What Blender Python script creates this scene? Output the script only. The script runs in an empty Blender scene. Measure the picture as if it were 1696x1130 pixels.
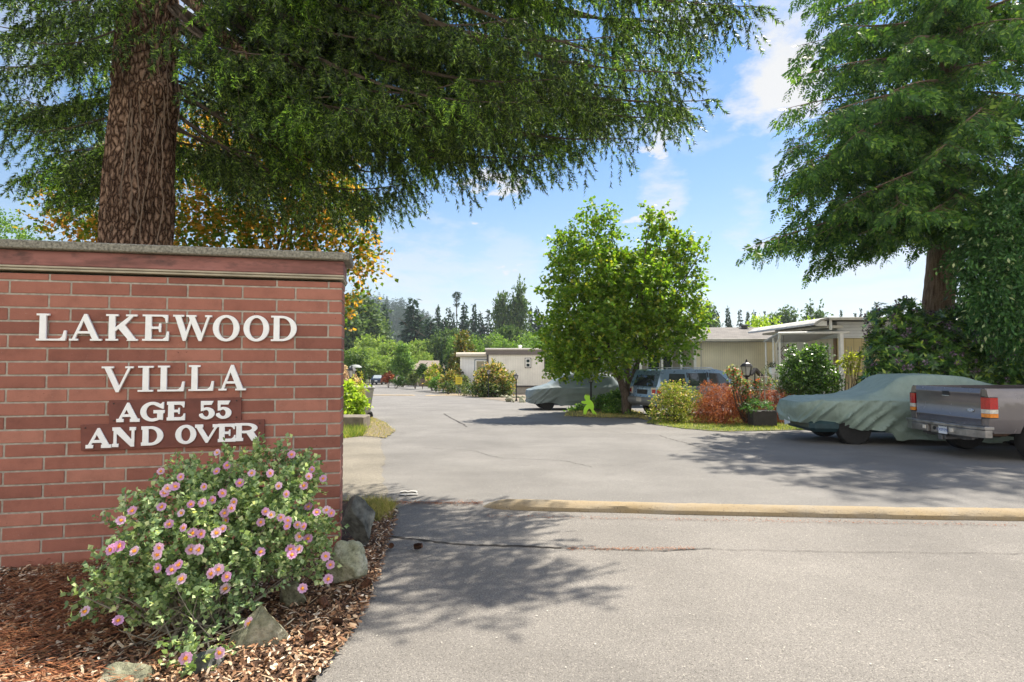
import bpy, bmesh, math, random
import numpy as np
from mathutils import Vector, Matrix, noise
S = bpy.context.scene
COL = S.collection
R = math.radians
# ------------------------------------------------------------------ camera
F = 950.0; PITCH = R(2.29); CAMZ = 1.55
cam = bpy.data.cameras.new('camera'); camo = bpy.data.objects.new('camera', cam); COL.objects.link(camo)
cam.lens = 36 * F / 1696; cam.sensor_width = 36; cam.clip_end = 5000; cam.clip_start = .05
camo.location = (0, 0, CAMZ); camo.rotation_euler = (R(90) + PITCH, 0, 0)
S.camera = camo
# ------------------------------------------------------------------ light
SUN = Vector((.44, .50, 1.0)).normalized()
EL = math.asin(SUN.z); AZ = math.atan2(SUN.x, SUN.y)
sl = bpy.data.lights.new('sun', 'SUN'); so = bpy.data.objects.new('sun', sl); COL.objects.link(so)
sl.energy = 4.7; sl.angle = R(.55); sl.color = (1, .93, .82)
so.rotation_euler = SUN.to_track_quat('Z', 'Y').to_euler(); so.location = (20, 20, 40)
W = bpy.data.worlds.new('World'); S.world = W; W.use_nodes = True
nt = W.node_tree; N = nt.nodes; LK = nt.links
for n in list(N): N.remove(n)
def wn(t, **k):
    n = N.new(t)
    for a, b in k.items(): setattr(n, a, b)
    return n
sky = wn('ShaderNodeTexSky', sky_type='NISHITA', sun_disc=False, sun_elevation=EL, sun_rotation=AZ, air_density=1.0, dust_density=.6, ozone_density=1.6)
tc = wn('ShaderNodeTexCoord'); sep = wn('ShaderNodeSeparateXYZ'); LK.new(tc.outputs['Generated'], sep.inputs[0])
def wm(op, a, b=None, c=None, clamp=False):
    n = wn('ShaderNodeMath', operation=op, use_clamp=clamp)
    for i, v in enumerate((a, b, c)):
        if v is None: continue
        if isinstance(v, (int, float)): n.inputs[i].default_value = v
        else: LK.new(v, n.inputs[i])
    return n.outputs[0]
zz = wm('ADD', wm('MAXIMUM', sep.outputs[2], 0.0), .16)
cx = wm('DIVIDE', sep.outputs[0], zz); cy = wm('DIVIDE', sep.outputs[1], zz)
cmb = wn('ShaderNodeCombineXYZ'); LK.new(cx, cmb.inputs[0]); LK.new(cy, cmb.inputs[1])
def wnoise(scale, det, off):
    n = wn('ShaderNodeTexNoise'); n.inputs['Scale'].default_value = scale; n.inputs['Detail'].default_value = det; n.inputs['Roughness'].default_value = .62
    mp = wn('ShaderNodeMapping'); mp.inputs['Location'].default_value = off; LK.new(cmb.outputs[0], mp.inputs[0]); LK.new(mp.outputs[0], n.inputs['Vector'])
    return n.outputs['Fac']
c1 = wnoise(1.15, 9, (3.1, 7.7, 0)); c2 = wnoise(.42, 3, (9.3, 1.2, 4))
cl = wm('ADD', c1, wm('MULTIPLY', wm('SUBTRACT', c2, .5), .9))
cl = wm('MULTIPLY', wm('SUBTRACT', cl, .63), 5.5, clamp=True)
hz = wm('POWER', wm('SUBTRACT', 1.0, wm('MAXIMUM', sep.outputs[2], 0.0)), 4.0)
mx = wn('ShaderNodeMix', data_type='RGBA'); LK.new(wm('MULTIPLY', cl, .85), mx.inputs[0]); hs_ = wn('ShaderNodeHueSaturation'); hs_.inputs['Saturation'].default_value = 1.5; hs_.inputs['Value'].default_value = .49; LK.new(sky.outputs[0], hs_.inputs['Color']); LK.new(hs_.outputs[0], mx.inputs[6]); mx.inputs[7].default_value = (2.6, 2.63, 2.66, 1)
mx2 = wn('ShaderNodeMix', data_type='RGBA'); LK.new(wm('MULTIPLY', hz, .9), mx2.inputs[0]); LK.new(mx.outputs[2], mx2.inputs[6]); mx2.inputs[7].default_value = (2.35, 2.5, 2.6, 1)
# separate fair weather clouds
last = mx2.outputs[2]; cn = wnoise(3.2, 9, (1, 5, 2))
for (u, v, rad, k) in ((1285, 140, 5.5, 1.0), (1300, 40, 5.5, .9), (1105, 316, 3.4, .6), (1240, 350, 4, .45), (700, 448, 7, .4), (835, 452, 6, .3), (1290, 275, 3, .5), (60, 30, 8, .4), (1450, 430, 8, .5), (1150, 12, 5, .5), (330, 60, 9, .7)):
    b_ = (565 - v) / 950; cp2, sp2 = math.cos(R(2.29)), math.sin(R(2.29)); dv = Vector(((u - 848) / 950, cp2 - b_ * sp2, sp2 + b_ * cp2)).normalized()
    dt = wn('ShaderNodeVectorMath', operation='DOT_PRODUCT'); LK.new(tc.outputs['Generated'], dt.inputs[0]); dt.inputs[1].default_value = dv
    m_ = wm('MULTIPLY', wm('SUBTRACT', dt.outputs['Value'], math.cos(R(rad))), 1 / (1 - math.cos(R(rad))), clamp=True)
    m_ = wm('MULTIPLY', wm('MULTIPLY', wm('SUBTRACT', wm('ADD', cn, wm('MULTIPLY', m_, .27)), .63), 6.5, clamp=True), k)
    q_ = wn('ShaderNodeMix', data_type='RGBA'); LK.new(m_, q_.inputs[0]); LK.new(last, q_.inputs[6]); q_.inputs[7].default_value = (2.55, 2.57, 2.6, 1); last = q_.outputs[2]
# bright cloud bank added to the unseen sky behind the viewpoint, fills camera-facing shade
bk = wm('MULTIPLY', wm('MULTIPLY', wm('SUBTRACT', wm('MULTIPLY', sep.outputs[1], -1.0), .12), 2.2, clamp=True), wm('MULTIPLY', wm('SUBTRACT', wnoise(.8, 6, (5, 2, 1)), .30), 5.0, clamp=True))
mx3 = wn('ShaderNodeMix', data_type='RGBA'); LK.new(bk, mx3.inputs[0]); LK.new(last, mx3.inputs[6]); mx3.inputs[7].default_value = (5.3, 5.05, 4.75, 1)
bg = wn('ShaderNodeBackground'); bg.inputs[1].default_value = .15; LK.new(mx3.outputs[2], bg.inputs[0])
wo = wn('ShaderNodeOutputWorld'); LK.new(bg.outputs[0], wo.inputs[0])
S.view_settings.view_transform = 'Standard'; S.view_settings.look = 'None'; S.view_settings.exposure = 1.2; S.view_settings.gamma = 1
S.render.engine = 'CYCLES'
S.cycles.max_bounces = 6; S.cycles.transparent_max_bounces = 8; S.cycles.diffuse_bounces = 3; S.cycles.use_denoising = True
# ------------------------------------------------------------------ pixel <-> place (used only to survey where things stand)
def ray(u, v):
    a = (u - 848) / F; b = (565 - v) / F
    return Vector((a, math.cos(PITCH) - b * math.sin(PITCH), math.sin(PITCH) + b * math.cos(PITCH)))
def P(u, v, Y):
    d = ray(u, v); k = Y / d.y
    return Vector((d.x * k, Y, CAMZ + d.z * k))
def gz(y): return 0.0 if y < 6 else (-.02 * (y - 6) if y < 260 else -5.08)
def G(u, v, off=0):
    d = ray(u, v); k = CAMZ / -d.z if d.z < -1e-6 else 1e9
    if k * d.y > 6 or d.z > -1e-6:
        k = (CAMZ - .12) / (-d.z - .02 * d.y)
    return Vector((d.x * k, d.y * k, gz(d.y * k) + off))
# ------------------------------------------------------------------ materials
class M_:
    def __init__(s, name):
        s.m = bpy.data.materials.new(name); s.m.use_nodes = True; s.t = s.m.node_tree
        s.n = s.t.nodes; s.l = s.t.links; s.b = s.n['Principled BSDF']; s.o = s.n['Material Output']; s._tc = None
    def node(s, t, **k):
        n = s.n.new(t)
        for a, b in k.items(): setattr(n, a, b)
        return n
    def put(s, inp, v):
        if hasattr(v, 'links') or isinstance(v, bpy.types.NodeSocket): s.l.new(v, inp)
        else:
            if isinstance(v, (tuple, Vector)) and len(v) == 3 and inp.type == 'RGBA': v = tuple(v) + (1,)
            inp.default_value = v
    def co(s):
        if not s._tc: s._tc = s.node('ShaderNodeTexCoord')
        return s._tc.outputs['Object']
    def noise(s, scale, det=4, rough=.55, stretch=None, vec=None, color=False):
        n = s.node('ShaderNodeTexNoise'); n.inputs['Scale'].default_value = scale; n.inputs['Detail'].default_value = det; n.inputs['Roughness'].default_value = rough
        v = vec or s.co()
        if stretch:
            mp = s.node('ShaderNodeMapping'); mp.inputs['Scale'].default_value = stretch; s.l.new(v, mp.inputs[0]); v = mp.outputs[0]
        s.l.new(v, n.inputs['Vector'])
        return n.outputs['Color' if color else 'Fac']
    def vor(s, scale, feature='F1', out='Distance', stretch=None):
        n = s.node('ShaderNodeTexVoronoi', feature=feature); n.inputs['Scale'].default_value = scale
        v = s.co()
        if stretch:
            mp = s.node('ShaderNodeMapping'); mp.inputs['Scale'].default_value = stretch; s.l.new(v, mp.inputs[0]); v = mp.outputs[0]
        s.l.new(v, n.inputs['Vector']); return n.outputs[out]
    def ramp(s, fac, stops):
        n = s.node('ShaderNodeValToRGB'); s.l.new(fac, n.inputs[0]); e = n.color_ramp.elements
        while len(e) > 2: e.remove(e[-1])
        for i, (p, c) in enumerate(stops):
            q = e[i] if i < 2 else e.new(p)
            q.position = p; q.color = (c, c, c, 1) if isinstance(c, (int, float)) else tuple(c) + (1,)
        return n.outputs['Color']
    def mix(s, fac, a, b, blend='MIX'):
        n = s.node('ShaderNodeMix', data_type='RGBA', blend_type=blend); s.put(n.inputs[0], fac); s.put(n.inputs[6], a); s.put(n.inputs[7], b); return n.outputs[2]
    def math(s, op, a, b=0.0, clamp=False):
        n = s.node('ShaderNodeMath', operation=op, use_clamp=clamp); s.put(n.inputs[0], a); s.put(n.inputs[1], b); return n.outputs[0]
    def rnd(s):
        return s.node('ShaderNodeNewGeometry').outputs['Random Per Island']
    def bump(s, h, strength=.3, dist=.01):
        n = s.node('ShaderNodeBump'); n.inputs['Strength'].default_value = strength; n.inputs['Distance'].default_value = dist
        s.l.new(h, n.inputs['Height']); s.l.new(n.outputs[0], s.b.inputs['Normal'])
    def set(s, **k):
        for a, b in k.items(): s.put(s.b.inputs[a.replace('_', ' ')], b)
        return s
def simple(name, c, rough=.6, var=.15, scale=6, metal=0, spec=.4, bump=0, bscale=60, coat=0):
    m = M_(name); c = Vector(c)
    f = m.noise(scale, 5)
    m.set(Base_Color=m.ramp(f, [(.3, c * (1 - var)), (.7, c * (1 + var))]), Roughness=rough, Metallic=metal)
    m.b.inputs['Specular IOR Level'].default_value = spec
    if coat: m.b.inputs['Coat Weight'].default_value = coat; m.b.inputs['Coat Roughness'].default_value = .04
    if bump: m.bump(m.noise(bscale, 6), bump, .01)
    return m.m
LEAFK = 1.15
def leafm(name, stops, trans=.3, rough=.5, spec=.3, tint=None, patch=1.3):
    m = M_(name)
    c = m.ramp(m.rnd(), [(p, tuple(min(.75, x * LEAFK) for x in q)) for p, q in stops])
    nz = m.noise(patch, 3)
    c = m.mix(m.math('MULTIPLY', m.math('SUBTRACT', nz, .35), 1.6, True), c, m.mix(1.0, c, tint or (1.35, 1.3, .8), 'MULTIPLY'))
    m.set(Base_Color=c, Roughness=rough); m.b.inputs['Specular IOR Level'].default_value = spec
    tr = m.node('ShaderNodeBsdfTranslucent'); m.l.new(m.mix(1.0, c, (1.5, 1.6, .7), 'MULTIPLY'), tr.inputs[0])
    ms = m.node('ShaderNodeMixShader'); ms.inputs[0].default_value = trans
    m.l.new(m.b.outputs[0], ms.inputs[1]); m.l.new(tr.outputs[0], ms.inputs[2]); m.l.new(ms.outputs[0], m.o.inputs[0])
    return m.m
def glass(name, c=(.02, .025, .03), rough=.05):
    m = M_(name); f = m.noise(1.5, 2)
    m.set(Base_Color=m.ramp(f, [(.3, Vector(c) * .6), (.7, Vector(c) * 1.4)]), Roughness=rough); m.b.inputs['Specular IOR Level'].default_value = .9
    return m.m
# ------------------------------------------------------------------ objects
def tag(o, label=None, cat=None, group=None, kind=None):
    if label: o['label'] = label
    if cat: o['category'] = cat
    if group: o['group'] = group
    if kind: o['kind'] = kind
    return o
def empty(name, loc=(0, 0, 0), rz=0, label=None, cat=None, group=None):
    o = bpy.data.objects.new(name, None); COL.objects.link(o); o.location = loc; o.rotation_euler = (0, 0, rz); o.empty_display_size = .2
    return tag(o, label, cat, group)
def link(name, me, parent=None):
    o = bpy.data.objects.new(name, me); COL.objects.link(o)
    if parent: o.parent = parent
    return o
def kmesh(name, V, k, mat, parent=None):
    """V: (n*k,3) array, faces are consecutive k-gons"""
    V = np.ascontiguousarray(V, dtype=np.float32).reshape(-1, 3); nv = len(V); nf = nv // k
    me = bpy.data.meshes.new(name); me.vertices.add(nv); me.vertices.foreach_set('co', V.ravel())
    me.loops.add(nv); me.loops.foreach_set('vertex_index', np.arange(nv, dtype=np.int32))
    me.polygons.add(nf); me.polygons.foreach_set('loop_start', np.arange(0, nv, k, dtype=np.int32)); me.polygons.foreach_set('loop_total', np.full(nf, k, dtype=np.int32))
    me.materials.append(mat); me.update(calc_edges=True)
    return link(name, me, parent)
class MB:
    def __init__(s): s.v = []; s.f = []; s.mi = []; s.m = Matrix(); s.k = 0
    def add(s, V, Fc):
        b = len(s.v); s.v += [tuple(s.m @ Vector(v)) for v in V]; s.f += [tuple(b + i for i in f) for f in Fc]; s.mi += [s.k] * len(Fc); return s
    def box(s, x0, x1, y0, y1, z0, z1):
        return s.add([(x0, y0, z0), (x1, y0, z0), (x1, y1, z0), (x0, y1, z0), (x0, y0, z1), (x1, y0, z1), (x1, y1, z1), (x0, y1, z1)],
                     [(0, 3, 2, 1), (4, 5, 6, 7), (0, 1, 5, 4), (1, 2, 6, 5), (2, 3, 7, 6), (3, 0, 4, 7)])
    def bbox(s, x0, x1, y0, y1, z0, z1, b=.01):
        V = []; 
        for z, e in ((z0, b), (z0 + b, 0), (z1 - b, 0), (z1, b)):
            for (x, y, sx, sy) in ((x0, y0, 1, 1), (x1, y0, -1, 1), (x1, y1, -1, -1), (x0, y1, 1, -1)):
                V += [(x + sx * (e + b * .0), y + sy * (e + b), z), (x + sx * (e + b), y + sy * e, z)] if (sx * sy > 0) else [(x + sx * (e + b), y + sy * e, z), (x + sx * e, y + sy * (e + b), z)]
        Fc = [tuple(reversed(range(8)))]
        for i in range(3):
            for j in range(8): Fc.append((i * 8 + j, i * 8 + (j + 1) % 8, i * 8 + 8 + (j + 1) % 8, i * 8 + 8 + j))
        Fc.append(tuple(range(24, 32)))
        return s.add(V, Fc)
    def tube(s, pts, rad, n=6, cap=True):
        pts = [Vector(p) for p in pts]; rad = rad if hasattr(rad, '__len__') else [rad] * len(pts)
        V = []; Fc = []; up = None
        for i, p in enumerate(pts):
            t = (pts[min(i + 1, len(pts) - 1)] - pts[max(i - 1, 0)]).normalized()
            if up is None: up = Vector((1, 0, 0)) if abs(t.x) < .8 else Vector((0, 1, 0))
            a = (up - t * up.dot(t)).normalized(); b = t.cross(a); up = a
            for j in range(n):
                th = 2 * math.pi * j / n; V.append(p + (a * math.cos(th) + b * math.sin(th)) * rad[i])
        for i in range(len(pts) - 1):
            for j in range(n): Fc.append((i * n + j, i * n + (j + 1) % n, i * n + n + (j + 1) % n, i * n + n + j))
        if cap: Fc += [tuple(reversed(range(n))), tuple(range((len(pts) - 1) * n, len(pts) * n))]
        return s.add(V, Fc)
    def lathe(s, prof, c=(0, 0, 0), n=16):
        V = []; Fc = []; c = Vector(c)
        for (r, z) in prof:
            for j in range(n):
                th = 2 * math.pi * j / n; V.append(c + Vector((r * math.cos(th), r * math.sin(th), z)))
        for i in range(len(prof) - 1):
            for j in range(n): Fc.append((i * n + j, i * n + (j + 1) % n, i * n + n + (j + 1) % n, i * n + n + j))
        Fc += [tuple(reversed(range(n))), tuple(range((len(prof) - 1) * n, len(prof) * n))]
        return s.add(V, Fc)
    def prism(s, outline, a0, a1, axis='y'):
        """outline 2D extruded along axis between a0 and a1; (u,v)->(x,z) for y, (x,y) for z, (y,z) for x"""
        n = len(outline); V = []
        for a in (a0, a1):
            for (p, q) in outline: V.append({'y': (p, a, q), 'z': (p, q, a), 'x': (a, p, q)}[axis])
        Fc = [tuple(range(n)), tuple(reversed(range(n, 2 * n)))] + [(i, n + i, n + (i + 1) % n, (i + 1) % n) for i in range(n)]
        return s.add(V, Fc)
    def quad(s, a, b, c, d): return s.add([a, b, c, d], [(0, 1, 2, 3)])
    def build(s, name, mats, parent=None, smooth=False, recalc=True, bevel=0):
        me = bpy.data.meshes.new(name); me.from_pydata(s.v, [], s.f)
        for m in (mats if isinstance(mats, (list, tuple)) else [mats]): me.materials.append(m)
        for p, k in zip(me.polygons, s.mi): p.material_index = k
        if recalc or smooth:
            bm = bmesh.new(); bm.from_mesh(me)
            if recalc: bmesh.ops.recalc_face_normals(bm, faces=bm.faces)
            for f in bm.faces: f.smooth = smooth
            if smooth:
                for e in bm.edges:
                    if len(e.link_faces) == 2 and e.calc_face_angle(0) > R(38): e.smooth = False
            bm.to_mesh(me); bm.free()
        o = link(name, me, parent)
        if bevel:
            md = o.modifiers.new('bevel', 'BEVEL'); md.width = bevel; md.segments = 2; md.limit_method = 'ANGLE'; md.angle_limit = R(35)
        return o
def copy_tree(o, parent=None):
    c = o.copy(); COL.objects.link(c); c.parent = parent
    for ch in list(o.children): copy_tree(ch, c)
    return c
def sheet(name, pts, off, mat, seed=0, jit=0, sub=0, kind='structure'):
    """ground-following flat sheet through points (x,y); edges optionally ragged"""
    rnd = random.Random(seed); pts = [(p[0], p[1]) for p in pts]
    if sub:
        q = []
        for i, a in enumerate(pts):
            b = pts[(i + 1) % len(pts)]; L = math.hypot(b[0] - a[0], b[1] - a[1]); n = max(1, min(60, int(L / sub)))
            nx, ny = (b[1] - a[1]) / (L + 1e-9), -(b[0] - a[0]) / (L + 1e-9)
            for k in range(n):
                t = k / n; j = rnd.uniform(-jit, jit) if k else 0
                q.append((a[0] + (b[0] - a[0]) * t + nx * j, a[1] + (b[1] - a[1]) * t + ny * j))
        pts = q
    bm = bmesh.new(); bm.faces.new([bm.verts.new((x, y, 0)) for x, y in pts])
    bmesh.ops.triangulate(bm, faces=bm.faces[:])
    for yy in (6, 260):
        bmesh.ops.bisect_plane(bm, geom=bm.verts[:] + bm.edges[:] + bm.faces[:], plane_co=(0, yy, 0), plane_no=(0, 1, 0))
    for v in bm.verts: v.co.z = gz(v.co.y) + off
    bmesh.ops.recalc_face_normals(bm, faces=bm.faces)
    if sum(f.normal.z for f in bm.faces) < 0: bmesh.ops.reverse_faces(bm, faces=bm.faces)
    me = bpy.data.meshes.new(name); bm.to_mesh(me); bm.free(); me.materials.append(mat)
    return tag(link(name, me), kind=kind)
# ------------------------------------------------------------------ foliage
def unit(a): return a / (np.linalg.norm(a, axis=-1, keepdims=True) + 1e-9)
def rsph(rng, n): return unit(rng.normal(size=(n, 3)))
def leafv(Pp, D, Nn, L, Wd, fold=.15, wide=.45):
    D = unit(D); Sd = unit(np.cross(D, Nn)); Nn = unit(np.cross(Sd, D)); L = np.asarray(L).reshape(-1, 1) if hasattr(L, '__len__') else L; Wd = np.asarray(Wd).reshape(-1, 1) if hasattr(Wd, '__len__') else Wd
    mid = Pp + D * L * wide + Nn * Wd * fold
    return np.stack([Pp, mid + Sd * Wd * .5, Pp + D * L, mid - Sd * Wd * .5], 1).reshape(-1, 3)
def twigs(rng, clumps, dens, per, tl, L, Wd, droop=.2, inner=.5, up=.4, flat=.6, spread=1.0):
    """leaf quads on twigs filling ellipsoidal clumps (cx,cy,cz,rx,ry,rz); dens twigs per m2 of clump surface"""
    out = []
    for (cx_, cy_, cz_, rx, ry, rz) in clumps:
        r3 = np.array([rx, ry, rz]); n = max(4, int(dens * 4 * math.pi * ((rx * ry + ry * rz + rx * rz) / 3)))
        d = rsph(rng, n); rr = inner + (1 - inner) * rng.random((n, 1)) ** .6; rr *= 1 + .12 * rng.normal(size=(n, 1))
        base = np.array([cx_, cy_, cz_]) + d * r3 * rr
        td = unit(d * .8 + rng.normal(size=(n, 3)) * .5 + np.array([0, 0, up]))
        k = per; t = np.linspace(0, 1, k)[None, :, None]
        pos = base[:, None, :] + td[:, None, :] * t * tl + np.array([0, 0, -1]) * droop * tl * t ** 2
        pos = pos + rng.normal(size=pos.shape) * tl * .06
        ld = td[:, None, :] * .5 + rng.normal(size=pos.shape) * spread * .7 + np.array([0, 0, -droop])
        nn = np.array([0, 0, 1]) * flat + rng.normal(size=pos.shape) * .45
        m = n * k; sz = rng.uniform(.7, 1.25, m)
        out.append(leafv(pos.reshape(-1, 3), ld.reshape(-1, 3), nn.reshape(-1, 3), L * sz, Wd * sz))
    return np.concatenate(out)
def limbs(mb, root, tops, r0, rnd, seg=5, n=6, sag=.0, rt=.2):
    for t in tops:
        a = Vector(root); b = Vector(t); pts = []
        mid = Vector((rnd.uniform(-1, 1), rnd.uniform(-1, 1), rnd.uniform(-.3, .6))) * (b - a).length * .09
        for i in range(seg + 1):
            k = i / seg; pts.append(a.lerp(b, k) + mid * math.sin(k * math.pi) + Vector((0, 0, sag * math.sin(k * math.pi))))
        mb.tube(pts, [r0 * (1 - (1 - rt) * i / seg) for i in range(seg + 1)], n)
rng = np.random.default_rng(7); rd = random.Random(11)
def off(o, root): o.parent = root; o.location = -root.location; return o
# ================================================================== setting
def asphalt(name, base, speck, warm=(1, 1, 1), stain=.25, sc=1.0, dots=.5):
    m = M_(name); b = Vector(base)
    fine = m.noise(150 * sc, 3, .7); vor = m.vor(150 * sc, 'F1', 'Color'); big = m.noise(.7, 5, .6); streak = m.noise(1.2, 5, .6, stretch=(.25, 1.6, 1))
    c = m.ramp(fine, [(.3, b * .6), (.5, b), (.72, b * 1.45)])
    sepn = m.node('ShaderNodeSeparateColor'); m.l.new(vor, sepn.inputs[0])
    c = m.mix(m.math('MULTIPLY', m.math('GREATER_THAN', sepn.outputs[0], .9), dots), c, Vector(speck))
    c = m.mix(m.math('MULTIPLY', m.math('LESS_THAN', sepn.outputs[1], .1), .55), c, b * .35)
    c = m.mix(1.0, c, m.ramp(big, [(.3, 1 - stain), (.7, 1 + stain * .35)]), 'MULTIPLY')
    c = m.mix(1.0, c, m.ramp(streak, [(.35, .95), (.65, 1.02)]), 'MULTIPLY')
    oil = m.noise(1.7, 3, .4); c = m.mix(m.math('MULTIPLY', m.math('SUBTRACT', oil, .66), 3.0, True), c, b * .45)
    pat = m.noise(.35, 2, .4, stretch=(1, 1.6, 1)); c = m.mix(m.math('MULTIPLY', m.math('GREATER_THAN', pat, .56), .16), c, b * .6)
    c = m.mix(1.0, c, tuple(warm), 'MULTIPLY')
    m.set(Base_Color=c, Roughness=.9); m.b.inputs['Specular IOR Level'].default_value = .25
    m.bump(m.math('ADD', m.noise(95 * sc, 3, .7), m.math('MULTIPLY', m.noise(3, 4), .6)), .55, .012)
    return m.m
m_ap = asphalt('coarse_asphalt', (.212, .196, .174), (.46, .42, .36), (1.0, 1, 1), .2, 1.1, .45)
m_rd = asphalt('road_asphalt', (.196, .186, .170), (.38, .35, .31), (1, 1, 1), .22, 1.3, .4)
m_pad = asphalt('pad_asphalt', (.215, .198, .168), (.5, .47, .4), (1.03, 1, .93), .28, 1.0, .5)
m_soil = M_('dry_soil'); m_soil.set(Base_Color=m_soil.ramp(m_soil.noise(2.5, 8), [(.3, (.10, .085, .04)), (.5, (.13, .14, .05)), (.7, (.22, .19, .11))]), Roughness=1); m_soil.bump(m_soil.noise(20, 6), .5, .03); m_soil = m_soil.m
m_mulch = M_('mulch_bed'); m_mulch.set(Base_Color=m_mulch.ramp(m_mulch.noise(45, 8, .7), [(.3, (.022, .013, .009)), (.5, (.085, .042, .022)), (.68, (.21, .12, .065))]), Roughness=1); m_mulch.bump(m_mulch.noise(60, 8, .7), 1, .03); m_mulch = m_mulch.m
m_grav = asphalt('bed_gravel', (.26, .215, .165), (.45, .36, .28), (1, 1, 1), .3, .5)
sheet('ground', [(-900, -40), (900, -40), (900, 1500), (-900, 1500)], 0, m_soil)
edge = [G(*p) for p in ((655, 868), (646, 885), (636, 905), (626, 945), (607, 1000), (575, 1060), (520, 1130), (420, 1260))]
e2 = [(p.x, p.y) for p in edge]
farL = [G(*p) for p in ((655, 868), (642, 838), (636, 790), (640, 745), (628, 712), (622, 697), (606, 668), (601, 656), (607, 645), (611, 633), (613, 628))]
far = [(p.x - (.6 if 6.2 < p.y < 24 else 0), p.y) for p in farL]
gr = [G(*p) for p in ((640, 630), (647, 634), (690, 637), (735, 648), (780, 657), (840, 662), (884, 664))]
sheet('road', [(-1.0, -6), (22, -6), (22, 31), ] + [(p.x, p.y) for p in gr[::-1]] + [(p[0], p[1]) for p in far[::-1]] + e2[1:] + [(-1.6, 1.2)], .008, m_rd, 3)
# coarser asphalt of the apron in front of the long kerb
cl = [G(*p) for p in ((640, 838), (700, 836), (800, 838), (1000, 843), (1300, 851), (1696, 858), (2100, 868))]
sheet('road_apron', [(-1.2, -5.9), (21.9, -5.9)] + [(p.x, p.y) for p in cl[::-1]] + e2[1:] + [(-1.6, 1.2)], .014, m_ap, 4)
sheet('pavement', [(-9, 6.4), (G(642, 834).x, G(642, 834).y), (G(632, 790).x, G(632, 790).y), (G(636, 755).x, G(636, 755).y), (G(630, 722).x, G(630, 722).y), (G(610, 690).x, G(610, 690).y), (G(592, 668).x - .2, G(592, 668).y), (-30, 22), (-30, 7)], .016, m_pad, 5, .04, .25)
m_crk = simple('crack_tar', (.03, .024, .018), .9, .4, 40)
def ribbon(name, px, w, o, mat, seed, jit=.012, kind='structure'):
    r_ = random.Random(seed); pts = [G(*p) for p in px]; L = []
    for a, b in zip(pts, pts[1:]):
        n = max(2, int((b - a).length / .05))
        L += [a.lerp(b, i / n) for i in range(n)]
    L.append(pts[-1]); up = []; dn = []; d = 0
    for i, p in enumerate(L):
        t = (L[min(i + 1, len(L) - 1)] - L[max(i - 1, 0)]).normalized(); nn = Vector((-t.y, t.x, 0)); d = d * .7 + r_.uniform(-jit, jit); ww = w * r_.uniform(.35, 1.2) * .5
        if callable(w): pass
        up.append(p + nn * (ww + d)); dn.append(p + nn * (d - ww))
    return sheet(name, [(p.x, p.y) for p in up] + [(p.x, p.y) for p in dn[::-1]], o, mat, kind=kind)
ribbon('road_crack', [(638, 891), (680, 896), (740, 903), (830, 908), (930, 911)], .034, .020, m_crk, 1)
ribbon('road_crack', [(928, 911), (1010, 914), (1100, 916), (1180, 913)], .014, .0205, m_crk, 2)
ribbon('road_crack', [(1180, 913), (1300, 917), (1500, 920), (1720, 921)], .006, .021, m_crk, 3)
ribbon('road_crack', [(664, 833), (720, 835), (795, 836)], .028, .021, m_crk, 4)
ribbon('road_crack', [(735, 686), (760, 700), (775, 708)], .05, .013, m_crk, 5, .02)
ribbon('road_crack', [(1010, 716), (1090, 722), (1160, 741), (1220, 748)], .02, .0125, m_crk, 11, .03)
ribbon('road_crack', [(700, 742), (780, 747), (835, 760), (930, 764), (980, 775)], .012, .0125, m_crk, 12, .03)
m_white = simple('worn_white_paint', (.36, .35, .32), .7, .2, 30)
ribbon('road_marking', [(676, 832.5), (740, 834.2), (793, 834.2)], .012, .025, m_white, 6, .001)
# painted number on the pad, worn
for loop, nm in (([(662, 818.5), (664, 816), (672, 815.2), (676, 816.6), (681, 815.2), (689, 815.4), (692, 817.8), (690, 819.6), (688, 817.6), (681, 816.9), (676, 818.2), (670, 817), (666, 818)], 0), ([(662, 822.6), (663, 821), (692, 820.4), (692.5, 822), (677, 822.6), (671, 823.6)], 1)):
    sheet('painted_number', [(G(*p).x, G(*p).y) for p in loop], .022, m_white)
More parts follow.
